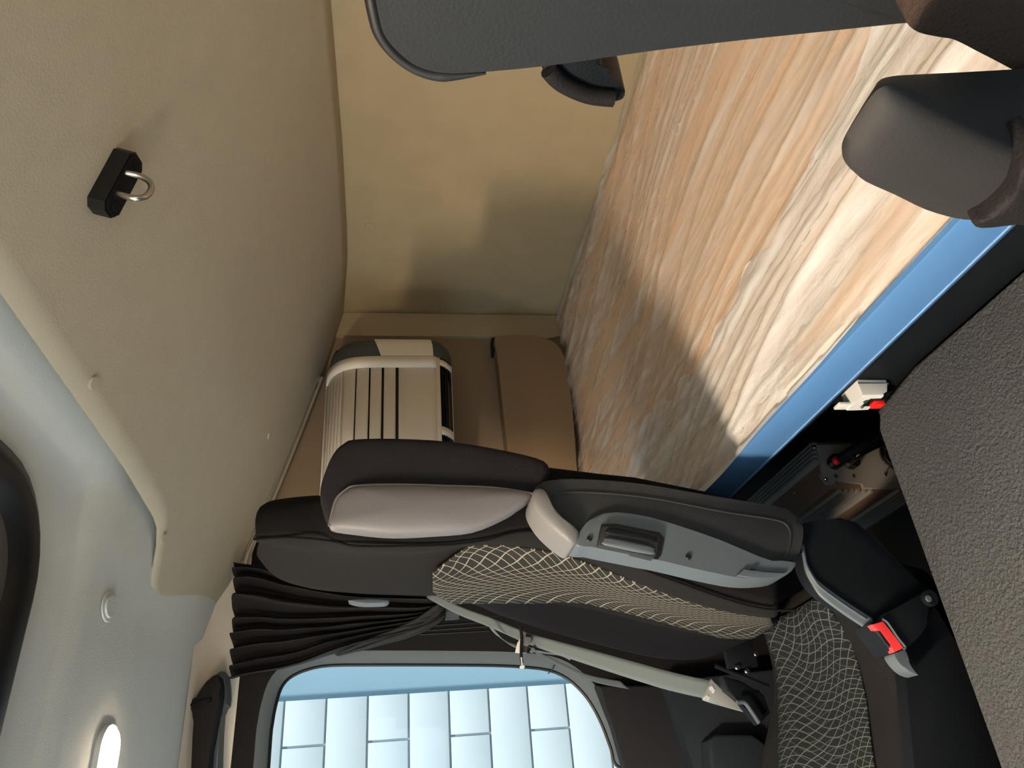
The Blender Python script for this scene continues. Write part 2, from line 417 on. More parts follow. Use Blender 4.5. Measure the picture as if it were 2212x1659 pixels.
# liner edge follows X=LX across the cab, then swings forward near the door
def edge_x(Y):
    return interp([(-.6, .452), (.6, .452), (.8, .446), (1.0, .44), (1.16, .428), (1.195, .420), (1.22, .400), (1.30, .314), (1.45, .309), (1.575, .305), (1.62, .31), (1.70, .33)], Y)
yy = [YD+(1.70-YD)*i/70 for i in range(71)]
rows = []
for k in range(0, 25):
    t = k/24; r = []
    for Y in yy:
        e = edge_x(Y); X = e+(XR-e)*t
        z = zc(X)
        zr = rear_z(Y)-.14; z += zr*max(0, (X-.8)/.4)**1.5 if X > .8 else 0
        z -= .0 if Y < 1.5 else (Y-1.5)**2*.25*(1-min(1, max(0, (X-.9)/.3)))
        r.append(Vector((X, Y, z-.004)))
    rows.append(r)
ln = grid('liner', rows, M['liner'], ce, smooth=60)
md = ln.modifiers.new('t', 'SOLIDIFY'); md.thickness = .004; md.offset = 1
def on_liner(x, y):
    d = FW + RT*(((1659-y)-829.5)/F) - UP*((x-1106)/F)
    t = (.136+.31*1.2)/(d.z+.31*d.x); return d*t
LN = Vector((-.31, 0, -1)).normalized()
for (x, y), r in (((200, 827), .0085), ((352, 1162), .0085), ((687, 148), .0085), ((731, 568), .008), ((581, 940), .008), ((458, 1312), .008)):
    p = on_liner(x, y)
    disc('clip', p-LN*.001, LN, r, .004, M['liner'], ce)
# oval recessed cap in the roof skin
p = P(240, 1310, 'Z', .40)
disc('cap_ring', p-Vector((0, 0, -.004)), (0, 0, -1), .026, .0022, M['roof'], ce, sx=.8)
disc('cap', p-Vector((0, 0, -.004)), (0, 0, -1), .019, .0050, M['roof'], ce, sx=.8)
# roof hatch with black rubber rim
def rrect(x0, x1, y0, y1, r, z, n=8):
    out = []
    for cx, cy, a0 in ((x1-r, y1-r, 0), (x0+r, y1-r, 90), (x0+r, y0+r, 180), (x1-r, y0+r, 270)):
        for k in range(n+1):
            a = math.radians(a0+90*k/n); out.append(Vector((cx+r*math.cos(a), cy+r*math.sin(a), z)))
    return out
ht = thing('roof_hatch', 'dark roof hatch with a thick black rubber rim in the pale front roof', 'hatch')
o = rrect(HX0, HX1, HY0, HY1, .13, .432); i1 = rrect(HX0+.02, HX1-.02, HY0+.02, HY1-.02, .11, .412); i2 = rrect(HX0+.04, HX1-.04, HY0+.04, HY1-.04, .09, .415); i3 = rrect(HX0+.055, HX1-.055, HY0+.055, HY1-.055, .08, .428)
o2 = rrect(HX0, HX1, HY0, HY1, .13, .420)
grid('rim', [q+[q[0]] for q in (o, o2, i1, i2, i3)], M['rubber'], ht, smooth=70)
prism('hatch_panel', i3, (0, 0, .01), mat('hatch grey brown plastic', (84, 80, 76), .5), ht)

# ---- lit reading lamp
def lamp(Y0, Y1, X0, X1, label, power):
    t = thing('ceiling_lamp', label, 'lamp')
    ml = emit((1, .79, .58), power, 'lit lamp lens')
    prism('lens', rrect(X0, X1, Y0, Y1, .028, .404), (0, 0, -.010), ml, t, bev=.004)
    q1 = rrect(X0-.006, X1+.006, Y0-.006, Y1+.006, .033, .408); q2 = rrect(X0-.006, X1+.006, Y0-.006, Y1+.006, .033, .398); q3 = rrect(X0, X1, Y0, Y1, .028, .398)
    grid('bezel', [q+[q[0]] for q in (q1, q2, q3)], M['roof'], t, smooth=40)
lamp(1.172, 1.232, -.07, .135, 'lit warm roof lamp in the pale front roof above the passenger door', LAMP_E*.45)
lamp(.02, .08, -.07, .135, 'lit warm roof lamp above the driver seat, beyond the edge of the picture', LAMP_E*.25)
lamp(.33, .51, -.58, -.48, 'lit warm roof lamp at the centre above the windscreen, beyond the edge of the picture', LAMP_E*5.0)

# ---- unseen cab shell, its openings sized to hold down the daylight
struct(add_box('wall_front', (XF-.04, YD, -1.1), (XF, YW, -.26), M['dark'], bev=0))
struct(add_box('wall_left', (.42, YD-.04, -1.1), (XR, YD, .60), M['sidewall'], bev=0))
struct(add_box('door_2', (XF-.3, YD-.04, -1.1), (.42, YD, -.22), M['dark'], bev=0))  # unseen driver door, added shut to cut the daylight inside
struct(add_box('trim_4', (XF-.3, YD-.04, .10), (.42, YD, .47), M['cream'], bev=0))  # unseen header, added to narrow the driver window's daylight
struct(add_box('trim_5', (XF-.04, YD, .36), (XF, YW, .47), M['roof'], bev=0))
struct(add_box('trim_3', (XF-.3, YD-.04, .46), (XR+.04, YW+.04, .62), M['dark'], bev=0))

# ================================================================ BUNK
bk = thing('bunk', 'lower bunk base with a blue front board below the wrapped mattress', 'bed')
prof = [(.3735, -.4355), (.3725, -.4375), (.3725, -.484), (.375, -.4905), (.379, -.4925), (.400, -.4925), (.400, -.484), (.381, -.480), (.381, -.4375), (.380, -.4355)]
rows = [[Vector((x, Y, z)) for x, z in prof] for Y in (YD+.02, 0, .4, .8, 1.2, 1.69)]
grid('front_board', rows, M['blue'], bk, cap=True, closed=True, smooth=60)
tube('piping', [Vector((.3722, YD+.03, -.4825)), Vector((.3722, 1.68, -.4825))], .0010, M['blueline'], bk, seg=8)
add_box('base_plate', (.431, YD+.01, -.56), (XR-.005, 1.69, -.53), M['darker'], bk)
add_box('front_lip', (.425, YD+.01, -.56), (.430, 1.69, -.486), M['darker'], bk, bev=0)
add_box('front_panel', (.430, YD+.01, -1.1), (.45, .80, -.561), M['darker'], bk)
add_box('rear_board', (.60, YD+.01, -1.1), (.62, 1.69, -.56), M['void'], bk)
# mattress
mt_ = thing('mattress', 'peach coloured bunk mattress under clear wrinkled plastic wrap', 'mattress')
def mz(X, Y):
    z = -.452+.006*noise.noise(Vector((X*3, Y*2.2, 1)))
    e = min(X-.382, XR-X)
    if e < .022: z -= .004*(1-max(0, e)/.022)**2
    return z
rows = []
for i in range(41):
    X = .384+(XR-.006-.384)*(i/40)**1.15
    rows.append([Vector((X, YD+.03+(1.685-YD-.03)*j/80, mz(X, YD+.03+(1.685-YD-.03)*j/80))) for j in range(81)])
top = grid('foam_block', rows, M['foam'], mt_, smooth=80)
bm = bmesh.new(); bm.from_mesh(top.data)
be = [e for e in bm.edges if e.is_boundary]
r = bmesh.ops.extrude_edge_only(bm, edges=be)
for v in [g for g in r['geom'] if isinstance(g, bmesh.types.BMVert)]:
    v.co.z = -.478 if v.co.x < .39 else -.526
bm.to_mesh(top.data); bm.free()
# wrap: separate thing, long wrinkles along the bunk
def wz(X, Y):
    a = math.radians(-6+5*math.sin(Y*3)); u = X*math.cos(a)-Y*math.sin(a); v = X*math.sin(a)+Y*math.cos(a)
    n = noise.noise
    h = .0
    w1 = n(Vector((u*9+1.0*n(Vector((u*3, v*1.2, 5))), v*.7, 0)))
    w2 = n(Vector((u*24+1.3*n(Vector((u*5, v*1.4, 9))), v*1.2, 3)))
    w3 = n(Vector((u*70+2*n(Vector((u*9, v*5, 2))), v*5, 7)))
    rid = lambda q: (1-abs(q)*2.2)
    h += .011*max(0, rid(w1))**2+.005*max(0, rid(w2))**3+.0009*rid(w3)
    c = n(Vector((X*30, Y*30, 11))); h += .0016*max(0, rid(c))**2*(.4+.6*max(0, n(Vector((X*5, Y*5, 4)))*2))
    return h
rows = []
NX, NY = 300, 520
for i in range(NX+1):
    t = i/NX; r = []
    for j in range(NY+1):
        Y = YD+.035+(1.68-YD-.035)*j/NY
        edge = .3825
        X = edge+(XR-.004-edge)*t
        z = mz(max(X, .383), Y)+.003+wz(X, Y)*min(1, (XR-X)/.04+.2)
        if X > XR-.03: z += .008*(X-XR+.03)/.03*(1+noise.noise(Vector((Y*18, 2, 0))))
        if t < .008: z = min(z, -.450)
        r.append(Vector((X, Y, z)))
    rows.append(r)
wr = grid('plastic_wrap', rows, M['film'], smooth=80)
tag(wr, 'clear crinkled plastic wrap stretched over the bunk mattress', 'plastic wrap')
rows = []
for i in range(61):
    t = i/60; r = []
    for j in range(NY+1):
        Y = YD+.035+(1.62-YD-.035)*j/NY
        e1x = .60+.03*math.sin(Y*5+1)+.05*noise.noise(Vector((Y*4, 7, 0)))+.02*noise.noise(Vector((Y*15, 9, 0)))-.10*max(0, Y-.75)
        X = .3715+.006*(1+math.sin(Y*5))*.5+.006*noise.noise(Vector((Y*5, 3, 1)))+.002
        X = X+(e1x-X)*t
        z = mz(max(X, .383), Y)+.006+wz(X+.013, Y+.05)*.8+.004*noise.noise(Vector((X*40, Y*25, 5)))*t
        z = max(z, -.4340) if X < .383 else z
        r.append(Vector((X, Y, z)))
    rows.append(r)
grid('folded_layer', rows, M['film2'], wr, smooth=80)

# ================================================================ CONSOLE (pebbled grey, between the seats)
cs = thing('centre_console', 'pebbled grey flat-topped console between the two seats', 'console')
pc = [P(1890, 888, 'Z', -.61), P(1895, 900, 'Z', -.61), P(1908, 920, 'Z', -.61), P(2166, 1664, 'Z', -.61)]
e1 = P(1970, 790, 'Z', -.61); e2 = P(2212, 588, 'Z', -.61)
d = (pc[3]-pc[2]).normalized(); far = pc[3]+d*.45
out = [e2+(e2-e1).normalized()*.35, e2, e1, pc[0], pc[1], pc[2], pc[3], far, far+Vector((0, -.62, 0))]
out[0] = Vector((e2.x-.01, .12, -.61)); out[-1] = Vector((far.x, .12, -.61))
prism('top_cover', out, (0, 0, -.05), M['console'], cs, bev=.010, seg=4)
inn = sum(out, Vector())/len(out)
prism('body', [inn+(p-inn)*.97+Vector((0, 0, -.05)) for p in out], (0, 0, -.435), M['darker'], cs)

# ================================================================ PASSENGER SEAT
st = thing('passenger_seat', 'dark passenger seat with a wavy-line patterned centre, beside the window', 'seat')
frontN = [(548, 1165), (627, 1161), (721, 1170), (769, 1180), (880, 1180), (975, 1177), (1054, 1166), (1117, 1150), (1200, 1150), (1242, 1158), (1296, 1182), (1369, 1222), (1480, 1264), (1575, 1297), (1654, 1316), (1717, 1318), (1760, 1300)]
netN = [(548, 1175), (600, 1180), (700, 1190), (800, 1196), (949, 1194), (1019, 1177), (1101, 1178), (1200, 1193), (1227, 1200), (1322, 1235), (1416, 1276), (1511, 1308), (1590, 1334), (1679, 1345), (1760, 1345)]
netF = [(548, 1200), (570, 1235), (600, 1262), (650, 1280), (700, 1288), (800, 1295), (932, 1297), (981, 1295), (1100, 1294), (1211, 1296), (1265, 1301), (1353, 1321), (1480, 1353), (1559, 1370), (1622, 1372), (1760, 1350)]
farO = [(548, 1200), (570, 1236), (600, 1263), (650, 1281), (700, 1289), (800, 1296), (932, 1299), (1000, 1303), (1063, 1340), (1127, 1366), (1190, 1390), (1316, 1425), (1411, 1448), (1475, 1456), (1522, 1452), (1570, 1431), (1627, 1387), (1660, 1370), (1760, 1360)]
rearN = [(548, 1130), (555, 1085), (580, 1066), (640, 1057), (700, 1052), (800, 1060), (1000, 1062), (1200, 1012), (1369, 1034), (1524, 1064), (1700, 1110), (1760, 1130)]
def curve_y(tab, x): return interp(tab, x)
rows = []
xsr = [549, 556, 566, 580, 600, 630, 665, 700, 740, 780, 820, 870, 920, 960, 1000, 1040, 1080, 1120, 1160, 1200, 1250, 1300, 1350, 1400, 1450, 1500, 1540, 1580, 1620, 1660, 1700]
for x in xsr:
    k = min(1, max(0, (x-690)/60))           # 0 in the narrow head part, 1 below
    hd = 1-k
    A = P(x, curve_y(rearN, x), 'Y', .875+.05*hd)
    B0 = P(x, curve_y(frontN, x)-6, 'Y', .862+.05*hd)
    B = P(x, curve_y(frontN, x)+2, 'Y', .868+.05*hd)
    C = P(x, curve_y(netN, x), 'Y', .90+.045*hd)
    D = C+Vector((.012, .035, 0)); 
    E = P(x, curve_y(netF, x), 'Y', 1.13)
    D.x = max(D.x, min(C.x+.02, E.x))
    Fp = P(x, curve_y(farO, x)-1, 'Y', 1.19-.03*hd)
    if x < 1000: E = Fp.lerp(D, .28)
    Gp = Fp+Vector((.05, .045, 0))
    bk_x = A.x
    H = Vector((max(bk_x, Gp.x+.02), Gp.y-.01, A.z)); I = Vector((A.x+.012, 1.04, A.z))
    Am = A.lerp(B0, .5)+Vector((0, -.010, 0))
    Em = D.lerp(E, .5)
    rows.append([A, Am, B0, B, C, D, Em, E, Fp, Gp, H, I])
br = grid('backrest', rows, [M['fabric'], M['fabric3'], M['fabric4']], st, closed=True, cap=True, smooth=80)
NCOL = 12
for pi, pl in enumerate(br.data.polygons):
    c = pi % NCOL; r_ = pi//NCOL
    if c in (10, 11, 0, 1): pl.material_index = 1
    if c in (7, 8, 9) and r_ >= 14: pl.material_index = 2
ss = br.modifiers.new('soft', 'SUBSURF'); ss.levels = 1; ss.render_levels = 2
# seam bead between side and front cloth
sm = [P(x, y, 'Y', .862+.05*(1-min(1, max(0, (x-690)/60)))) for x, y in frontN[:-1]]
tube('seam', cr(sm, 4), .0016, M['fabric3'], st, seg=6)
# patterned centre
rows = []; uvs = []; svals = [935+(1676-935)*i/80 for i in range(81)]
prev = None; slen = 0
for x in svals:
    C = P(x, curve_y(netN, x), 'Y', .90); E = P(x, curve_y(netF, x)-1, 'Y', 1.128)
    D = C+Vector((.010, .012, 0))
    D.x = max(D.x, min(C.x+.02, E.x))
    k0, k1 = 0., 1.
    if x < 1025: k0 = max(0, (1025-x)/90)**1.5*.35
    if x < 985: k1 = 1-((985-x)/50)**1.6*.30
    if x > 1625: k1 = 1-((x-1625)/55)*.5
    a = D.lerp(E, k0); b = D.lerp(E, k1)
    r = [a.lerp(b, j/12)+Vector((-.006, 0, 0)) for j in range(13)]
    mid = r[6]
    if prev is not None: slen += (mid-prev).length
    prev = mid.copy()
    rows.append(r); uvs.append([((q.y-.9), slen) for q in r])
grid('patterned_panel', rows, M['net'], st, uv=uvs, smooth=80, thick=.003)

# side wing: thick rear shoulder of the backrest
wing = [(693, 1052), (706, 1011), (722, 982), (740, 966), (763, 957), (848, 955), (975, 962), (1101, 983), (1177, 1004), (1186, 1030), (1165, 1062), (1152, 1072), (1085, 1114), (1022, 1138), (943, 1146), (848, 1150), (769, 1143), (722, 1137), (705, 1118), (693, 1088)]
wp = cr([P(x, y, 'Y', .858) for x, y in wing], 3, True)
puff('shoulder', wp, .018, .10, M['fabric2'], st, power=6, rings=10, smooth=80)
lens = [(712, 1137), (718, 1109), (728, 1077), (747, 1060), (769, 1052), (848, 1049), (975, 1052), (1070, 1056), (1150, 1068), (1118, 1098), (1085, 1118), (1022, 1143), (943, 1151), (848, 1155), (769, 1148)]
lp = cr([P(x, y, 'Y', .838) for x, y in lens], 3, True)
puff('side_insert', lp, .012, .014, M['leather'], st, power=2.2, rings=10, smooth=80)
pp = cr([P(x, y, 'Y', .837) for x, y in [(711, 1137), (717, 1109), (727, 1077), (746, 1059), (768, 1050), (848, 1047), (975, 1050), (1070, 1054), (1150, 1066)]], 4)
tube('piping', pp, .0016, M['piping'], st, seg=8)
rsx = [Vector((q.x, .955, q.z)) for q in cr([P(x, y, 'Y', .858) for x, y in [(722, 990), (763, 962), (848, 960), (975, 968), (1101, 989), (1177, 1008), (1177, 1040), (850, 1030), (735, 1040)]], 3, True)]
prism('rear_shell', rsx, (0, .24, 0), M['fabric3'], st, bev=.008)
# dark cloth strip running from shoulder down behind the armrest
low = [(1172, 1008), (1190, 1006), (1369, 1031), (1524, 1062), (1600, 1080), (1660, 1180), (1600, 1250), (1300, 1180), (1180, 1100)]
prism('backrest_side', [P(x, y, 'Y', .868) for x, y in low], (0, .24, 0), M['fabric3'], st, bev=.008)
# pale insert of the far shoulder peeking out above the curtain
fl = [(752, 1297), (768, 1303), (790, 1305), (828, 1304), (838, 1300), (836, 1296), (790, 1294)]
puff('side_insert', cr([P(x, y, 'Y', 1.235) for x, y in fl], 3, True), .003, .02, M['armgrey'], st, smooth=80, label='grey insert of the far shoulder')

# ---- folded-up armrest
AY = .80
arm = [(1163, 1045), (1195, 1037), (1258, 1035), (1385, 1045), (1543, 1072), (1700, 1099), (1728, 1118), (1735, 1145), (1733, 1171), (1722, 1205), (1700, 1222), (1660, 1222), (1600, 1205), (1530, 1180), (1440, 1152), (1380, 1138), (1320, 1132), (1285, 1138), (1262, 1160), (1244, 1172), (1205, 1140), (1170, 1105), (1155, 1080), (1153, 1060)]
ar = bpy.data.objects.new('armrest', None); COL.objects.link(ar); ar.parent = st
ap = cr([P(x, y, 'Y', AY) for x, y in arm], 3, True)
prism('arm_pad', ap, (0, .055, 0), M['armpad'], ar, bev=.007, seg=4, smooth=50)
# raised lip line on the pad
lipc = [P(x, y, 'Y', AY-.001) for x, y in [(1190, 1068), (1260, 1063), (1400, 1075), (1560, 1105), (1670, 1122), (1700, 1135), (1708, 1160), (1700, 1195), (1680, 1210), (1640, 1205)]]
tube('edge_lip', cr(lipc, 5), .0012, M['armpad'], ar, seg=8)
cap_ = [(1152, 1062), (1163, 1056), (1176, 1062), (1186, 1085), (1205, 1112), (1232, 1138), (1250, 1152), (1247, 1170), (1236, 1178), (1215, 1166), (1180, 1135), (1158, 1105), (1149, 1082)]
puff('end_cap', cr([P(x, y, 'Y', AY-.004) for x, y in cap_], 3, True), .010, .05, M['armcap'], ar, power=2.5, smooth=80)
under = [(1243, 1172), (1256, 1143), (1275, 1122), (1300, 1108), (1330, 1106), (1400, 1116), (1480, 1140), (1560, 1168), (1640, 1202), (1690, 1216), (1722, 1212), (1712, 1232), (1690, 1245), (1650, 1250), (1606, 1249), (1560, 1241), (1500, 1228), (1429, 1211), (1400, 1206), (1300, 1186), (1277, 1181), (1250, 1180)]
prism('arm_bracket', cr([P(x, y, 'Y', AY-.006) for x, y in under], 2, True), (0, .04, 0), M['armgrey'], ar, bev=.010, seg=5, smooth=60)
slot = [(1299, 1132), (1330, 1131), (1425, 1150), (1435, 1163), (1428, 1200), (1420, 1208), (1290, 1178), (1295, 1150)]
prism('lever_recess', [P(x, y, 'Y', AY-.0075) for x, y in slot], (0, .01, 0), M['rubber'], ar)
lev = [(1302, 1136), (1335, 1136), (1418, 1153), (1426, 1164), (1420, 1198), (1412, 1205), (1350, 1190), (1292, 1178), (1296, 1160)]
lv = prism('lever', [P(x, y, 'Y', AY-.014) for x, y in lev], (0, .012, 0), M['armpad'], ar, bev=.002)
for q in ([(1310, 1144), (1330, 1140), (1412, 1158), (1418, 1166), (1412, 1172), (1318, 1155)], [(1304, 1168), (1316, 1162), (1404, 1180), (1414, 1190), (1406, 1198), (1308, 1178)]):
    puff('lever_grip', cr([P(x, y, 'Y', AY-.0145) for x, y in q], 3, True), .003, .002, M['armgrey'] if q[0][1] > 1150 else M['darker'], ar, power=2, smooth=80)
disc('pivot_hole', P(1487, 1203, 'Y', AY-.007), (0, -1, 0), .0035, .0012, M['rubber'], ar)
disc('pivot_hole', P(1273, 1164, 'Y', AY-.007), (0, -1, 0), .0032, .0012, M['rubber'], ar)
prism('end_plate', [P(x, y, 'Y', AY-.0095) for x, y in [(1592, 1243), (1608, 1228), (1650, 1238), (1700, 1236), (1680, 1247), (1640, 1250)]], (0, .01, 0), M['armgrey'], ar, bev=.001)
prism('slit', [P(x, y, 'Y', AY-.0105) for x, y in [(1620, 1229), (1632, 1229), (1632, 1232), (1620, 1232)]], (0, .005, 0), M['rubber'], ar)

# ---- cushion
cols = []
def colpts(px, Y): return [P(x, y, 'Y', Y) for x, y in px]
colspec = [([(1655, 1371), (1668, 1449), (1668, 1510), (1650, 1560), (1632, 1600), (1620, 1659)], 1.20, -.05),
           ([(1640, 1371), (1658, 1449), (1664, 1504), (1660, 1532), (1640, 1572), (1616, 1659)], 1.185, 0),
           ([(1655, 1360), (1683, 1435), (1688, 1477), (1690, 1560), (1688, 1659)], 1.13, 0),
           ([(1725, 1337), (1765, 1435), (1780, 1520), (1790, 1659)], 1.03, 0),
           ([(1794, 1313), (1832, 1349), (1849, 1388), (1877, 1490), (1895, 1654)], .93, 0),
           ([(1800, 1300), (1850, 1350), (1885, 1420), (1912, 1490), (1935, 1654)], .885, 0),
           ([(1830, 1300), (1870, 1350), (1910, 1420), (1936, 1500), (1957, 1659)], .85, 0)]
XS = [.25, .20, .16, .12, .08, .04, 0, -.06, -.12, -.18, -.24]
for px, Y, dz in colspec:
    pl = colpts(px, Y); tab = sorted([(q.x, q.z) for q in pl]); fwd = tab[0][1]+.008
    r = []
    for X in XS:
        z = interp(tab, X) if X > tab[0][0] else tab[0][1]+(tab[0][0]-X)*.04
        if X > tab[-1][0]: z = tab[-1][1]
        r.append(Vector((X, Y, z+dz)))
    cols.append(r)
rows = []
for i, X in enumerate(XS):
    r = [c[i] for c in cols]
    full = [Vector((X, 1.21, -.72))]+r+[Vector((X, .838, r[-1].z-.03)), Vector((X, .835, -.72))]
    rows.append(full)
fr = [Vector((-.27, q.y, q.z-.03 if 0 < k < len(rows[-1])-1 else q.z)) for k, q in enumerate(rows[-1])]; rows.append(fr)
cu = grid('seat_cushion', rows, [M['fabric'], M['fabric3']], st, closed=True, cap=True, smooth=80)
s2 = cu.modifiers.new('soft', 'SUBSURF'); s2.levels = 1; s2.render_levels = 2
# patterned field of the cushion
rows2 = []; uv2 = []
for i in range(61):
    X = .215-.45*i/60
    def zat(k): return interp(sorted([(q.x, q.z) for q in cols[k]]), X)
    r = []
    for j in range(17):
        Y = 1.13-(1.13-.93)*j/16
        z = interp([(.93, zat(4)), (1.03, zat(3)), (1.13, zat(2))], Y)
        r.append(Vector((X, Y, z+.005)))
    rows2.append(r); uv2.append([(q.y, -q.x) for q in r])
grid('cushion_panel', rows2, M['net2'], st, uv=uv2, smooth=80, thick=.003)
# seat frame below, side shield, buckle
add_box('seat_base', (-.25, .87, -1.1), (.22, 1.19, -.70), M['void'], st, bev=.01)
shield = [(1735, 1135), (1760, 1128), (1850, 1128), (1985, 1260), (2010, 1285), (1950, 1330), (1905, 1352), (1893, 1345), (1850, 1322), (1800, 1290), (1768, 1262), (1750, 1235), (1736, 1190)]
prism('side_shield', cr([P(x, y, 'Y', .815) for x, y in shield], 3, True), (0, .03, 0), M['darker'], st, bev=.006)
edge = [(1735, 1185), (1742, 1220), (1758, 1250), (1772, 1268), (1810, 1297), (1850, 1324), (1872, 1338), (1886, 1347)]
ed = [P(x, y+6, 'Y', .816) for x, y in edge]
band('shield_edge', cr(ed, 4), [Vector((-.9, .25, .0))]*(4*7+1), .018, .004, M['armgrey'], st)
tube('shield_lip', cr([P(x, y, 'Y', .812) for x, y in edge[:-1]], 4), .0011, M['armgrey'], st, seg=8)
# buckle
bu = bpy.data.objects.new('belt_buckle', None); COL.objects.link(bu); bu.parent = st
hous = [(1880, 1346), (1906, 1337), (1985, 1280), (2010, 1290), (2010, 1330), (1990, 1370), (1957, 1400), (1932, 1411), (1912, 1388)]
prism('housing', cr([P(x, y, 'Y', .80) for x, y in hous], 2, True), (0, .035, 0), M['darker'], bu, bev=.004)
red = [(1884, 1349), (1907, 1341), (1914, 1348), (1936, 1382), (1952, 1397), (1950, 1401), (1932, 1409), (1925, 1399), (1927, 1392), (1905, 1362), (1894, 1361)]
prism('release_button', [P(x, y, 'Y', .797) for x, y in red], (0, .01, 0), M['redbuckle'], bu, bev=.0012)
tube('button_rim', cr([P(x, y, 'Y', .797) for x, y in [(1906, 1337), (1918, 1346), (1940, 1378), (1955, 1397), (1952, 1402)]], 4), .0014, M['armgrey'], bu, seg=6)
stem = [(1932, 1411), (1955, 1402), (1962, 1420), (1968, 1443), (1985, 1458), (1965, 1452), (1948, 1438), (1937, 1424)]
prism('stem', cr([P(x, y, 'Y', .803) for x, y in stem], 2, True), (0, .02, 0), M['armgrey'], bu, bev=.002)
disc('bolt', P(2005, 1293, 'Y', .80), (0, -1, 0), .0095, .006, M['darker'], bu)
disc('bolt_socket', P(2005, 1293, 'Y', .7945), (0, -1, 0), .004, .0015, M['armgrey'], bu)
sideb = [(1957, 1402), (2012, 1330), (2100, 1480), (2140, 1659), (2200, 1900), (1990, 1900), (1990, 1659), (2060, 1464), (1990, 1462), (1972, 1445)]
prism('side_cover', [P(x, y, 'Y', .832) for x, y in [(1950, 1400), (2020, 1300), (2120, 1480), (2200, 1659), (2260, 1900), (1985, 1900), (1975, 1659), (1960, 1500)]], (0, .02, 0), M['darker'], st, bev=.004)
# metal linkage under the far side of the seat
add_box('hinge_plate', P(1640, 1440, 'Y', 1.22), P(1560, 1380, 'Y', 1.22)+Vector((0, .01, 0)), M['darker'], st)
for (x, y) in ((1632, 1413), (1592, 1442), (1613, 1450)):
    disc('hinge_bolt', P(x, y, 'Y', 1.218), (0, -1, 0), .004, .004, M['steel'], st)

# ================================================================ DRIVER SEAT (close to the camera)
dsn = thing('driver_seat', 'dark driver seat close by, smooth grey upper back above brownish cloth', 'seat')
XD = .30
up_ = [(800, -60), (812, 20), (828, 72), (862, 115), (905, 145), (960, 158), (1050, 155), (1200, 140), (1400, 111), (1600, 87), (1800, 66), (1940, 51), (1975, 46), (1985, 10), (1985, -500), (860, -500), (805, -300)]
upp = cr([P(x, y, 'X', XD) for x, y in up_], 4, True)
prism('upper_back', upp, (.065, 0, 0), mat('driver seat grey leatherette', (36, 39, 42), .5, bump=.15, bscale=500, spec=.12), dsn, bev=.006, seg=3, smooth=50)
tube('piping', cr([P(x, y, 'X', XD+.002) for x, y in [(792, -60), (806, 20), (822, 74), (858, 119), (905, 150), (960, 163), (1050, 158)]], 5), [.003]*26+[.0025, .002, .0015, .001, .0006], M['rubber'], dsn, seg=10)
lo_ = [(1955, -60), (1950, 10), (1958, 48), (1985, 70), (2030, 80), (2062, 86), (2110, 110), (2190, 152), (2300, 215), (2400, 250), (2400, -500), (1955, -500)]
prism('lower_back', cr([P(x, y, 'X', XD-.012) for x, y in lo_], 3, True), (.07, 0, 0), mat('driver seat brown black cloth', (66, 54, 48), .95, bump=.5, bscale=500, spec=.12), dsn, bev=.012, seg=3, smooth=50)
# curved grip behind the backrest
hk = [(1165, 130), (1185, 165), (1225, 200), (1290, 222), (1335, 224), (1352, 212), (1346, 190), (1322, 168), (1300, 155), (1296, 120), (1240, 90)]
prism('rear_grip', cr([P(x, y, 'X', .41) for x, y in hk], 3, True), (.035, 0, 0), M['darker'], dsn, bev=.008, seg=4, smooth=60)
gl = [P(x, y, 'X', .407) for x, y in [(1185, 150), (1215, 180), (1270, 205), (1325, 212)]]
tube('grip_edge', cr(gl, 5), .006, M['dark'], dsn, seg=10)
# driver armrest pointing to the camera
XA = .23
aend = [(1815, 325), (1819, 300), (1846, 255), (1878, 207), (1906, 184), (1950, 186), (2050, 235), (2140, 278), (2250, 325), (2380, 375), (2380, 450), (2212, 468), (2110, 466), (2060, 462), (1990, 442), (1920, 408), (1850, 376), (1822, 350)]
ae = cr([P(x, y, 'X', XA) for x, y in aend], 3, True)
da = bpy.data.objects.new('armrest', None); COL.objects.link(da); da.parent = dsn
mda = mat('driver armrest dark grey', (33, 32, 32), .75, bump=.1, bscale=500)
abk = [(1850, 318), (1856, 292), (1875, 225), (1895, 178), (1925, 165), (1975, 161), (2060, 157), (2150, 152), (2280, 145), (2400, 140), (2420, 440), (2230, 462), (2120, 460), (2068, 456), (2000, 437), (1930, 402), (1868, 372), (1852, 342)]
ab = cr([P(x, y, 'X', XA+.05) for x, y in abk], 3, True)
ac_ = sum(ae, Vector())/len(ae); rws = []
for t, sc in ((1.0, 1.0), (.6, 1.0), (.25, 1.0), (.08, 1.0), (0, .985), (-.02, .93), (-.03, .75), (-.035, .4), (-.035, .02)):
    rws.append([(ac_+(p-ac_)*sc).lerp(q, max(t, 0))+Vector((min(t, 0)*.25, 0, 0)) for p, q in zip(ae, ab)])
grid('arm_pad', rws, mda, da, closed=True, cap=True, smooth=60)
st_ = [(2098, 470), (2120, 455), (2150, 430), (2180, 395), (2205, 345), (2260, 330), (2260, 470), (2190, 476), (2110, 484)]
puff('adjuster_knob', cr([P(x, y, 'X', XA-.012) for x, y in st_], 3, True), .006, .02, M['dark'], da, power=3, axis=(-1, 0, 0), smooth=80)
add_box('seat_cushion', (-.22, -.42, -.66), (XD-.02, .06, -.52), M['fabric'], dsn, bev=.03, seg=3) if False else None
bm = bmesh.new(); box(bm, (-.22, -.42, -.66), (XD-.02, .06, -.52), .03, 4); finish('seat_cushion', bm, M['fabric'], dsn)
add_box('seat_base', (-.20, -.38, -1.1), (XD-.05, .03, -.66), M['void'], dsn, bev=.01)

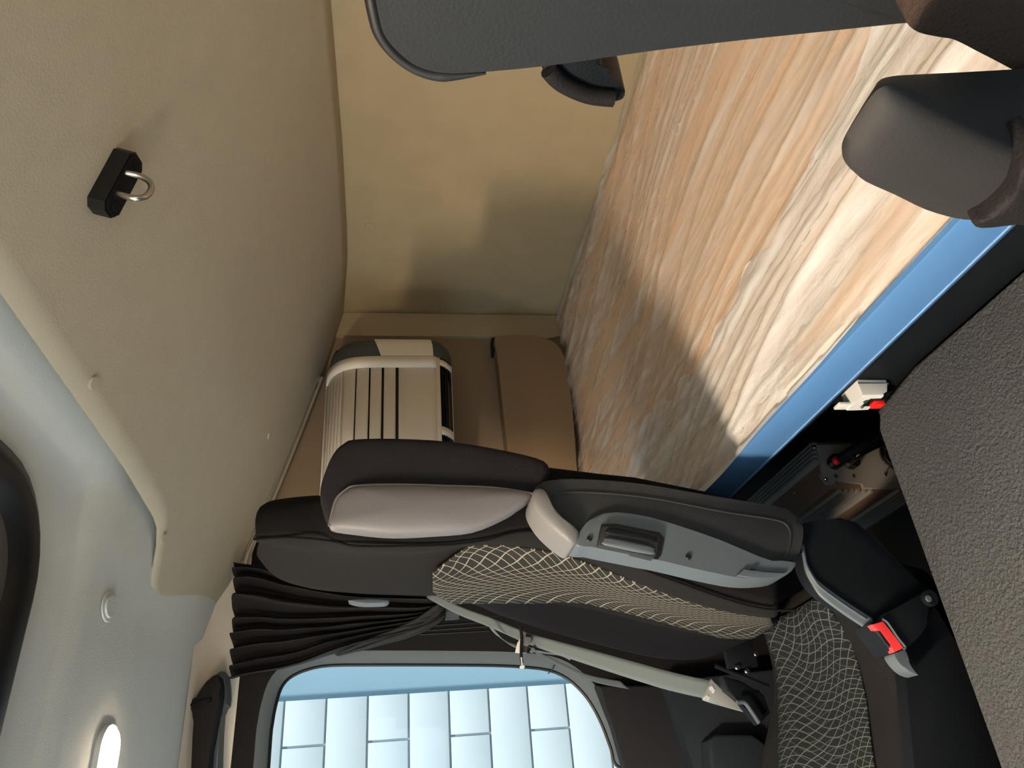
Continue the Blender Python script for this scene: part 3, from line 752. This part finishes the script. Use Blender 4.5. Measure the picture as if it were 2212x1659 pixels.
# ================================================================ PARKING COOLER
ac = thing('air_conditioner', 'pale ribbed wall air conditioner with dark end cap above the bunk', 'air conditioner')
YA = 1.50; AXE = P(850, 771, 'Y', 1.5).x; AX1 = AXE+.088
# profile (Y, z) from top back round the front to the bottom back
prof = [(1.69, .172), (1.62, .176), (1.575, .170), (1.545, .157), (1.522, .138), (1.508, .112), (1.502, .08), (1.50, .04), (1.50, -.02), (1.50, -.075), (1.506, -.098), (1.530, -.118), (1.565, -.126), (1.69, -.128)]
pr = cr([Vector((0, y, z)) for y, z in prof], 5)
def at_x(X, sc=0., sh=0.):
    return [Vector((X, p.y+sh*(1.69-p.y), p.z*(1-sc)+.02*sc)) for p in pr]
cores = [[Vector((X, min(1.69, p.y+.010), p.z*.93+.002)) for p in pr] for X in (.45, AXE+.012)]
grid('core', cores, M['acblack'], ac, closed=True, cap=True, smooth=40)
# slats: strips of the shell between the slots
def zprof(zt):                               # index fractions of profile at height zt on the front half
    for i in range(len(pr)-1):
        if (pr[i].z-zt)*(pr[i+1].z-zt) <= 0 and i > 5: return i+(pr[i].z-zt)/(pr[i].z-pr[i+1].z+1e-9)
def prof_pt(f):
    i = int(f); t = f-i; return pr[i].lerp(pr[min(i+1, len(pr)-1)], t)
def y2f(px):                                  # photo x position of a slot -> profile parameter
    best = None
    for k in range(0, (len(pr)-1)*10):
        f = k/10; q = prof_pt(f); v = Vector((.86, q.y, q.z)); d = v.dot(FW); xx = 1106-v.dot(UP)/d*F
        e = abs(xx-px)
        if k > 20 and (best is None or e < best[0]) and v.z > -.09: best = (e, f)
    return best[1]
slots = [701, 706, 711, 717, 724, 731, 739, 768, 798, 827, 858]
sf = [y2f(v) for v in slots]
wds = [.15, .15, .15, .18, .18, .22, .30, .55, .55, .55, .55]
fs = [0]+sf+[(len(pr)-1)*.71]
XE = AXE-.03
def strip(f0, f1, X0, X1, name, mtl, n=6, lift=0.):
    rows = []
    for k in range(n+1):
        q = prof_pt(f0+(f1-f0)*k/n)
        rows.append([Vector((X0, q.y-lift, q.z)), Vector((X1, q.y-lift, q.z))])
    o_ = grid(name, rows, mtl, ac, smooth=60); md_ = o_.modifiers.new('t', 'SOLIDIFY'); md_.thickness = .004; md_.offset = 1; return o_
for i in range(len(sf)+1):
    a = 0 if i == 0 else sf[i-1]+wds[i-1]/2
    b = sf[i]-wds[i]/2 if i < len(sf) else (len(pr)-1)*.715
    strip(a, b, .45, XE, 'slat', M['acwhite'], n=14 if i == 0 else 4)
# plain border right of the slats
strip(0, (len(pr)-1)*.715, XE, AXE, 'border', M['acwhite'], n=30)
# dark end cap rounding off the right end
caps = []
for t in (0, .2, .4, .6, .8, .92, 1.0):
    X = AXE+(AX1-AXE)*math.sin(t*math.pi/2); s = (1-math.cos(t*math.pi/2))
    caps.append([Vector((X, p.y+s*.085*(1 if p.y < 1.6 else .0), (p.z-.02)*(1-.14*s)+.02)) for p in pr])
grid('end_cap', caps, M['acdark'], ac, cap=False, smooth=80)
bm = bmesh.new(); bm.faces.new([bm.verts.new(p) for p in caps[-1]]); finish('end_plate', bm, M['acdark'], ac, smooth=0)
# pale wedge on the cap
wedge = []
f0, f1 = y2f(806), (len(pr)-1)*.70
for t in (0, .25, .5, .75, .92, 1.0):
    X = AXE+(AX1-AXE)*math.sin(t*math.pi/2); s = (1-math.cos(t*math.pi/2)); r = []
    fa = y2f(822)-(y2f(822)-y2f(787))*t
    for k in range(13):
        q = prof_pt(fa+(f1-fa)*k/12)
        r.append(Vector((X+.002, q.y+s*.085*(1 if q.y < 1.6 else 0)-.002, (q.z-.02)*(1-.14*s)+.02)))
    wedge.append(r)
grid('wedge_cover', wedge, M['acwhite'], ac, smooth=80)
# louvres at the bottom edge
fr_ = [(len(pr)-1)*.715, (len(pr)-1)*.90]
strip(fr_[0], fr_[1], AXE-.02, AXE-.004, 'vent_frame', M['acwhite'], lift=.001)
strip(fr_[0], fr_[0]+2.2, .45, AXE, 'vent_frame', M['acwhite'], lift=.001)
strip(fr_[1]-1., fr_[1], .45, AXE, 'vent_frame', M['acwhite'], lift=.001)
xdiv = P(955, 932, 'Y', 1.51).x
strip(fr_[0], fr_[1], xdiv-.010, xdiv+.010, 'vent_divider', M['acwhite'], lift=.001)
for k in range(7):
    f = fr_[0]+2.4+(fr_[1]-1.2-fr_[0]-2.4)*k/6; q = prof_pt(f)
    add_box('louvre', (.45, q.y+.001, q.z-.001), (AXE-.02, q.y+.008, q.z+.001), M['darker'], ac, bev=0)
def text(body, loc, xdir, ydir, size, mt, parent, name='lettering'):
    cu_ = bpy.data.curves.new(name, 'FONT'); cu_.body = body; cu_.size = size; cu_.extrude = .0004; cu_.align_x = 'CENTER'; cu_.align_y = 'CENTER'
    ob = bpy.data.objects.new(name, cu_); COL.objects.link(ob); cu_.materials.append(mt)
    x = Vector(xdir).normalized(); y = Vector(ydir); y = (y-x*y.dot(x)).normalized(); z = x.cross(y)
    ob.matrix_world = Matrix(((x.x, y.x, z.x, loc[0]), (x.y, y.y, z.y, loc[1]), (x.z, y.z, z.z, loc[2]), (0, 0, 0, 1)))
    dg = bpy.context.evaluated_depsgraph_get(); me = bpy.data.meshes.new_from_object(ob.evaluated_get(dg)); mw = ob.matrix_world.copy()
    bpy.data.objects.remove(ob); o2_ = bpy.data.objects.new(name, me); COL.objects.link(o2_); me.transform(mw); o2_.parent = parent
    return o2_
text('er', P(903, 954, 'Y', 1.4985), (1, 0, 0), (0, 0, 1), .016, M['letter'], ac)

# ================================================================ storage pocket on the side wall
pk = thing('storage_pocket', 'brown moulded storage pocket on the side wall above the bunk', 'storage pocket')
po = [(1069, 727), (1110, 724), (1155, 725), (1190, 733), (1212, 752), (1224, 785), (1231, 840), (1238, 900), (1246, 1010), (1250, 1100), (1115, 1100), (1100, 1000), (1088, 900), (1078, 800), (1072, 755)]
prism('pocket_front', cr([P(x, y, 'Y', 1.645) for x, y in po], 2, True), (0, .054, 0), M['pocket'], pk, bev=.004)
prism('pocket_mouth_shade', [P(x, y, 'Y', 1.66) for x, y in [(1062, 730), (1070, 729), (1074, 745), (1077, 757), (1064, 757)]], (0, .038, 0), M['void'], pk)  # black block stands in for the shade at the pocket's opening

# ================================================================ curtain rail and curtain
rl = thing('curtain_rail', 'thin pale curtain rail along the edge of the roof liner', 'rail')
rp_ = [P(x+7, y, 'Y', 1.655) for x, y in [(689, 815), (668, 868), (640, 940), (610, 1015), (585, 1075), (560, 1135), (540, 1180), (527, 1225), (524, 1250)]]
tube('rail', cr(rp_, 4), .0035, M['rail'], rl, seg=8)
tube('rail_lip', cr([p+Vector((0, -.002, .010)) for p in rp_], 4), .0016, M['rail'], rl, seg=6)
for (x, y) in ((686, 820), (622, 970)):
    c = P(x, y, 'Y', 1.668); add_box('bracket', c-Vector((.007, .006, .007)), c+Vector((.007, .020, .009)), M['rail'], rl, bev=.0015)
ct = thing('curtain', 'gathered black curtain beside the passenger window, tied towards the seat', 'curtain')
e0 = [(510, 1222), (560, 1225), (620, 1245), (700, 1268), (800, 1282), (900, 1290), (962, 1296)]
e1_ = [(500, 1474), (560, 1460), (640, 1444), (723, 1415), (820, 1388), (900, 1366), (962, 1334)]
c0 = cr([P(x, y, 'Y', 1.62) for x, y in e0], 8); c1 = cr([P(x, y, 'Y', 1.60) for x, y in e1_], 8)
rows = []; nA = 150
for bi in range(len(c0)):
    b = bi/(len(c0)-1); r = []
    for ai in range(nA+1):
        a = ai/nA
        p = c0[bi].lerp(c1[bi], a)
        ph = a*2*math.pi*8+2.2*math.sin(a*6+b*1.5)+3.2*noise.noise(Vector((a*3.1, b*1.6, 0)))
        amp = .019*(1-.55*b)
        pl = math.sin(ph); pl = math.copysign(abs(pl)**.8, pl)
        p = p+Vector((0, amp*pl-.012, 0))
        p.z += .004*math.sin(ph*1.0+1)*(1-b)+.006*noise.noise(Vector((a*9, b*4, 3)))*(1-b)
        p.x += .004*math.cos(ph)*(1-b)
        p.y += .010*noise.noise(Vector((a*5, b*6, 8)))
        r.append(p)
    rows.append(r)
grid('cloth', rows, M['curtain'], ct, smooth=80, thick=.0015)
tail = [[P(x, y, 'Y', 1.58).lerp(P(x2, y2, 'Y', 1.59), j/8)+Vector((0, .004*math.sin(j*1.7+i), 0)) for j in range(9)] for i, ((x, y), (x2, y2)) in enumerate(
    zip([(723, 1414), (780, 1385), (850, 1358), (900, 1335), (938, 1310), (958, 1298)], [(730, 1417), (800, 1400), (870, 1382), (920, 1364), (950, 1345), (963, 1330)]))]
grid('folded_hem', [list(r) for r in tail], mat('curtain back cloth', (52, 54, 57), .7, spec=.12), ct, smooth=80, thick=.0012, label='grey reverse side of the cloth')

# ================================================================ grab handle above the door
gh = thing('grab_handle', 'black grab handle in a recess above the passenger door', 'handle')
base = [(478, 1452), (482, 1480), (486, 1560), (487, 1700), (486, 2050), (420, 2050), (425, 1700), (432, 1560), (455, 1475)]
prism('handle_recess', cr([P(x, y, 'Y', 1.612) for x, y in [(483, 1450), (489, 1480), (488, 1520), (476, 1540), (470, 1659), (462, 1900), (440, 1900), (440, 1560), (458, 1475), (468, 1455)]], 2, True), (0, .05, 0), M['armgrey'], gh, bev=.003)
hb = [(474, 1462), (477, 1500), (468, 1545), (458, 1600), (450, 1659), (446, 1900), (412, 1900), (413, 1659), (418, 1560), (419, 1537), (405, 1528), (404, 1520), (420, 1512), (430, 1495), (446, 1472), (462, 1458)]
prism('grip', cr([P(x, y, 'Y', 1.575) for x, y in hb], 2, True), (0, .045, 0), M['dark'], gh, bev=.005)
prism('hinge_fold', [P(x, y, 'Y', 1.570) for x, y in [(404, 1522), (430, 1511), (455, 1506), (456, 1515), (432, 1520), (420, 1530)]], (0, .02, 0), M['darker'], gh, bev=.002)

# ================================================================ coat hook on the roof liner
hk_ = thing('ceiling_hook', 'black screwed ceiling bracket with a steel wire loop on the felt roof', 'hook')
A_ = on_liner(262, 330); B_ = on_liner(196, 452)
ax_ = (B_-A_).normalized(); nn = LN; sd_ = ax_.cross(nn).normalized()
L_ = (B_-A_).length; c_ = (A_+B_)/2
def hp(a, s, h): return c_+ax_*a+sd_*s+nn*h
o_ = []
hw = .0145
for k in range(8):
    t = [(-L_/2-.001, -hw*.5), (-L_/2+.006, -hw), (L_/2-.006, -hw), (L_/2+.001, -hw*.5), (L_/2+.001, hw*.5), (L_/2-.006, hw), (-L_/2+.006, hw), (-L_/2-.001, hw*.5)][k]
    o_.append(hp(t[0], t[1], 0))
prism('bracket_bar', o_, nn*.019, M['rubber'], hk_, bev=.0)
bb = [c_+(p-c_)*.93+nn*.019 for p in o_]
prism('bar_face', bb, nn*.003, M['darker'], hk_, bev=.001)
for s in (-1, 1): disc('screw', hp(s*L_*.36, 0, .021), nn, .0058, .0025, M['darker'], hk_, seg=12)
dq = (c_).length
g = [(228, 405), (262, 421), (290, 428), (315, 424), (327, 408), (322, 392), (300, 380), (270, 373), (250, 370)]
Yh = (A_.y+B_.y)/2-.008
g3 = [hp(L_*.16, .001, .016)]+[P(x, y, 'Y', Yh-.004*math.sin(i)) for i, (x, y) in enumerate(g[:])][1:-1]+[hp(-L_*.17, .001, .016)]
tube('wire_loop', cr(g3, 5), .0034, M['steel'], hk_, seg=12)

# ================================================================ seat belt
sb = thing('seat_belt', 'grey passenger seat belt running down beside the window behind the seat', 'seat belt')
BY = 1.42
mid = [(925, 1284), (990, 1318), (1060, 1345), (1135, 1377), (1200, 1398), (1290, 1425), (1380, 1452), (1450, 1472), (1540, 1492), (1640, 1510)]
ydeps = [1.56, 1.53, 1.50, 1.47, 1.44, 1.41, 1.38, 1.36, 1.34, 1.32]
wpx = [15, 17, 19, 21, 26, 32, 36, 38, 38, 36]
mp3 = [P(x, y, 'Y', d_) for (x, y), d_ in zip(mid, ydeps)]
mm = cr(mp3, 5)
wv = []
for i in range(len(mm)):
    t = (mm[min(i+1, len(mm)-1)]-mm[max(i-1, 0)]).normalized(); n_ = mm[i].normalized(); wv.append(t.cross(n_).normalized())
ww = []
for i in range(len(mm)):
    k = i/5; a = int(min(k, 8)); f_ = k-a; ww.append((wpx[a]+(wpx[min(a+1, 9)]-wpx[a])*f_)/F*mm[i].dot(FW))
band('webbing', mm, wv, ww, .0016, M['webbing'], sb)
# slack loop and lower run
lo1 = cr([P(x, y, 'Y', 1.47) for x, y in [(1056, 1348), (1075, 1372), (1100, 1390), (1118, 1396)]], 6)
band('slack_loop', lo1, [Vector((.5, .1, .6))]*len(lo1), [.008+.016*math.sin(math.pi*i/(len(lo1)-1)) for i in range(len(lo1))], .0015, M['webbing'], sb)
lo2 = cr([P(x, y, 'Y', 1.50) for x, y in [(1150, 1404), (1180, 1420), (1230, 1444), (1280, 1466), (1350, 1480)]], 6)
band('webbing_return', lo2, [Vector((.5, .0, .5))]*len(lo2), .022, .0015, M['rim'], sb)
tube('cord', cr([P(x, y, 'Y', 1.46) for x, y in [(1150, 1404), (1180, 1410), (1210, 1414), (1232, 1424)]], 5), .0022, M['webbing'], sb, seg=8)
tg = bpy.data.objects.new('latch_tongue', None); COL.objects.link(tg); tg.parent = sb
prism('tongue_plate', [P(x, y, 'Y', 1.452) for x, y in [(1113, 1409), (1118, 1388), (1124, 1379), (1128, 1398), (1124, 1410)]], (0, .006, 0), M['white'], tg, bev=.001)
prism('plastic_cover', [P(x, y, 'Y', 1.446) for x, y in [(1133, 1373), (1148, 1375), (1146, 1390), (1140, 1394), (1129, 1391)]], (0, .010, 0), M['armcap'], tg, bev=.001)
prism('cover_top', [P(x, y, 'Y', 1.444) for x, y in [(1137, 1368), (1148, 1371), (1148, 1377), (1135, 1375)]], (0, .008, 0), M['dark'], tg, bev=.0005)
prism('metal_tab', [P(x, y, 'Y', 1.452) for x, y in [(1129, 1395), (1140, 1396), (1138, 1410), (1129, 1410)]], (0, .004, 0), M['steel'], tg)
prism('hinge_pin', [P(x, y, 'Y', 1.45) for x, y in [(1145, 1407), (1150, 1398), (1155, 1400), (1158, 1407), (1150, 1410)]], (0, .006, 0), M['webbing'], tg, bev=.0008)
tube('cable_tie', cr([P(x, y, 'Y', 1.44) for x, y in [(1124, 1355), (1127, 1375), (1126, 1400), (1126, 1422), (1128, 1432)]], 4), .0030, M['dark'], sb, seg=8)
disc('tie_end', P(1128, 1441, 'Y', 1.442), (0, -1, 0), .005, .005, M['white'], sb, sx=.6)
tube('tie_tip', [P(1126, 1420, 'Y', 1.437), P(1128, 1436, 'Y', 1.437)], .0014, M['white'], sb, seg=6)

# shiny triangular anchor plate by the lower belt
an = thing('anchor_plate', 'shiny triangular metal anchor plate at the foot of the seat belt', 'bracket')
tri = [(1537, 1466), (1530, 1480), (1519, 1507), (1520, 1512), (1545, 1520), (1610, 1538), (1580, 1508), (1552, 1485)]
pl_ = prism('plate', [P(x, y, 'Y', 1.30) for x, y in tri], (0, .006, 0), M['satin'], an, bev=.001)
for q in ([(1533, 1484), (1538, 1481), (1542, 1487), (1540, 1492), (1534, 1491)], [(1541, 1488), (1545, 1490), (1542, 1497), (1538, 1495)], [(1519, 1508), (1527, 1501), (1530, 1504), (1522, 1511)], [(1526, 1512), (1531, 1504), (1534, 1506), (1529, 1514)]):
    prism('tab', [P(x, y, 'Y', 1.298) for x, y in q], (0, .003, 0), M['white'], an)
ls = thing('seat_lever', 'black jointed lever and hose under the far side of the passenger seat', 'lever')
prism('arm', [P(x, y, 'Y', 1.27) for x, y in [(1560, 1460), (1600, 1470), (1650, 1500), (1665, 1540), (1640, 1565), (1600, 1515), (1570, 1490)]], (0, .02, 0), M['darker'], ls, bev=.004)
tube('rod', cr([P(x, y, 'Y', 1.25) for x, y in [(1592, 1518), (1608, 1518), (1622, 1535), (1640, 1562)]], 5), .0035, M['armgrey'], ls, seg=8)
tube('cross_rod', [P(1545, 1438, 'Y', 1.25), P(1660, 1484, 'Y', 1.25)], .004, M['darker'], ls, seg=8)

# ================================================================ under-bunk inverter
iv = thing('power_inverter', 'dark finned power inverter with plus and minus terminals under the bunk', 'inverter')
IY = 1.0
tl = P(1762, 961, 'Y', IY); tr_ = P(1782, 1046, 'Y', IY)
x1, z1 = tl.x, (tl.z+tr_.z)/2; x0 = tr_.x; zb = z1-.19
add_box('casing', (x0-.008, IY+.003, zb), (x1+.006, IY+.42, z1-.006), M['inverter2'], iv, bev=.002)
face = [(x0+.004, z1-.004), (x0+.020, z1), (x1, z1), (x1+.004, z1-.01), (x1+.004, zb), (x0-.006, zb), (x0-.006, z1-.045), (x0, z1-.030)]
face = [P(x, y, 'Y', IY-.002) for x, y in [(1762, 961), (1772, 990), (1778, 1030), (1785, 1043), (1800, 1047), (1806, 1038), (1862, 1044), (1866, 1053), (2010, 1056), (2010, 955), (1850, 960)]]
prism('end_panel', face, (0, .006, 0), M['inverter'], iv)
tube('panel_edge', cr([P(x, y, 'Y', IY-.006) for x, y in [(1768, 1024), (1776, 1036), (1790, 1044), (1806, 1048)]], 4), .0012, M['armgrey'], iv, seg=6)
for k in range(5):                                     # fins on the rear top edge
    X = x1+.004-.0075*k; bm = bmesh.new()
    box(bm, (X-.0022, IY+.004, z1-.012), (X+.0022, IY+.42, z1+.002+.0015*k), 0); finish('fin', bm, M['inverter'], iv, smooth=0)
for k in range(6):                                     # fins on the near side
    z = z1-.022-.0105*k; bm = bmesh.new()
    box(bm, (x0-.014, IY+.004, z-.0024), (x0-.004, IY+.42, z+.0024), 0); finish('fin', bm, M['inverter'], iv, smooth=0)
for k in range(5):
    z = z1-.125-.0105*k; bm = bmesh.new()
    box(bm, (x0-.014, IY+.004, z-.0024), (x0-.004, IY+.42, z+.0024), 0); finish('fin', bm, M['inverter'], iv, smooth=0)
for (x, y) in ((1760, 966), (1784, 1035), (1912, 1026)):
    disc('screw', P(x, y, 'Y', IY-.004), (0, -1, 0), .0026, .002, M['chrome'], iv, seg=10)
for (x, y) in ((1737, 1047), (1717, 1064)):
    q = P(x, y, 'Z', z1-.005); disc('screw', q, (0, 0, 1), .0022, .0016, M['chrome'], iv, seg=10)
for (x, y), nm in (((1801, 1000), 'positive_terminal'), ((1836, 1000), 'negative_terminal')):
    t_ = disc(nm, P(x, y, 'Y', IY-.004), (0, -1, 0), .0115, .012, M['rubber'], iv)
    disc('terminal_nut', P(x-6, y+5, 'Y', IY-.017), (0, -1, 0), .0035, .004, M['armgrey'], iv, seg=6)
text('+', P(1807, 1028, 'Y', IY-.0035), (1, 0, 0), (0, 0, 1), .018, M['rubber'], iv)
text('-', P(1842, 1028, 'Y', IY-.0035), (1, 0, 0), (0, 0, 1), .022, M['rubber'], iv)
disc('fan_ring', P(1935, 985, 'Y', IY-.004), (0, -1, 0), .028, .004, M['rubber'], iv)
bm = bmesh.new(); fc = P(1935, 985, 'Y', IY-.011)
for rr in (.026, .019, .012, .005):
    tube_bm(bm, [fc+Vector((rr*math.cos(a), 0, rr*math.sin(a))) for a in [2*math.pi*i/28 for i in range(28)]], .0009, 6, True)
for a in (45, 135):
    v = Vector((math.cos(math.radians(a)), 0, math.sin(math.radians(a))))*.034; tube_bm(bm, [fc-v, fc+v], .0009, 6)
finish('fan_guard', bm, M['chrome'], iv)
# corrugated cable and plain cable
cb = thing('corrugated_cable', 'corrugated black cable sleeve with a red end on the inverter terminal', 'cable')
cpts = cr([P(x, y, 'Y', d_) for (x, y), d_ in zip([(1808, 998), (1835, 978), (1865, 960), (1905, 940), (1960, 905)], (.982, .96, .94, .92, .90))], 24)
tube('sleeve', cpts, [.0072+.0012*(1 if (i//2) % 2 else -1) for i in range(len(cpts))], M['darker'], cb, seg=14, smooth=80)
q = P(1803, 998, 'Y', .978); tube('red_end', [q, q+(cpts[3]-cpts[0]).normalized()*.006], .0062, M['red'], cb, seg=10)
cb2 = thing('smooth_cable', 'smooth glossy black cable on the second inverter terminal', 'cable')
tube('cable', cr([P(x, y, 'Y', d_) for (x, y), d_ in zip([(1838, 996), (1850, 985), (1875, 970), (1910, 953), (1960, 925)], (.98, .955, .945, .93, .91))], 8), .0055, mat('glossy cable', (12, 12, 14), .15), cb2, seg=12, smooth=80)

# ================================================================ white switch box hanging on the bunk edge
sw = thing('switch_box', 'white wall switch box with a red rocker under the blue bunk board', 'switch')
ys1, ys0 = .775, .705
YN = P(1860, 824, 'X', .43).y
fx = .405                                     # front plane facing forward
front = [(1829, 888), (1862, 855), (1900, 854), (1928, 848), (1942, 843), (1938, 850), (1917, 870), (1890, 883), (1870, 887)]
frp = [P(x, y, 'X', fx) for x, y in [(1864, 856), (1940, 843), (1936, 853), (1905, 880), (1885, 886), (1832, 888)]]
body = [P(x, y, 'X', .405) for x, y in [(1833, 887), (1862, 857), (1905, 855), (1930, 850), (1942, 843), (1936, 853), (1912, 874), (1890, 884), (1868, 887)]]
# build as a box aligned with the cab: near side plane YN2, front plane fx
YN2 = P(1890, 856, 'X', fx).y
zt = P(1862, 857, 'X', fx).z; zbm = P(1942, 845, 'X', fx).z
yf = P(1833, 887, 'X', fx).y
side = [Vector((fx, YN2, zt)), Vector((fx+.001, YN2, zt-.030)), Vector((fx+.008, YN2, zbm+.008)), Vector((fx+.016, YN2, zbm)), Vector((.43, YN2, zbm)), Vector((.43, YN2, zt))]
prism('box_body', side, (0, yf-YN2, 0), M['white'], sw, bev=.0025, seg=3, smooth=45)
tube('cover_joint', [Vector((.423, YN2-.0003, zt)), Vector((.423, YN2-.0003, zbm))], .0006, M['armcap'], sw, seg=6)
yc = P(1891, 874, 'X', fx-.003).y; zk = P(1891, 874, 'X', fx-.003).z
add_box('rocker_frame', (fx-.0006, yc-.009, zk-.011), (fx+.010, yc+.009, zk+.011), M['rubber'], sw, bev=0)
bm = bmesh.new(); box(bm, (fx-.006, yc-.006, zk-.010), (fx+.010, yc+.007, zk+.004), .0015); finish('rocker', bm, M['red'], sw)
disc('mark', P(1872, 867, 'X', fx+.0002), (-1, 0, 0), .0042, .0008, M['green'], sw, seg=18, bev=.0002)
for k, wl in enumerate((.014, .018)):
    cq = P(1868+5*k, 872, 'X', fx)
    add_box('caption', (fx-.0002, cq.y, cq.z-.0007), (fx+.002, cq.y+wl*.7, cq.z+.0007), M['print'], sw, bev=0)
add_box('mount_tab', (.407, yf-.013, zt-.002), (.411, yf+.002, zt+.016), M['white'], sw, bev=.001)

# ================================================================ OUTSIDE
gp = add_box('ground', (-25, -25, -2.75), (25, 30, -2.70), M['asphalt'], bev=0); struct(gp)
b2 = add_box('side_building', (P(900, 1497, 'Y', 9.0).x+.0, 9.4, -2.7), (14, 15, 6.5), mat('blue grey render', (168, 196, 208), .8, var=.04, vscale=1), bev=0); tag(b2, 'pale blue-grey wall beside the white cladding, seen through the window', 'building')
bd = thing('building', 'white panel-clad building outside the passenger window', 'building')
BYY = 9.0
xe = P(900, 1497, 'Y', BYY).x
add_box('wall_core', (-14, BYY+.03, -2.7), (xe-.02, BYY+6, 6.5), M['joint'], bd, bev=0)
zr = [P(x, 1520, 'Y', BYY).z for x in (705, 795, 884, 972, 1057, 1141)]
step = (zr[0]-zr[-1])/5; z0_ = zr[0]
xj = P(900, 1595, 'Y', BYY).x
proto = None
for k in range(-6, 9):
    zt_, zb_ = z0_-step*k-.012, z0_-step*(k+1)+.012
    segs = [(-6, xj-.012), (xj+.012, xe)] if k % 2 else [(-6, xe)]
    for a, b in segs:
        add_box('panel', (a, BYY, zb_), (b, BYY+.04, zt_), M['building'], bd, bev=.006)

# ---------------------------------------------------------------- lift everything so that the cab floor is z = 0
for o in list(bpy.data.objects):
    if o.parent is None: o.location.z += ZO
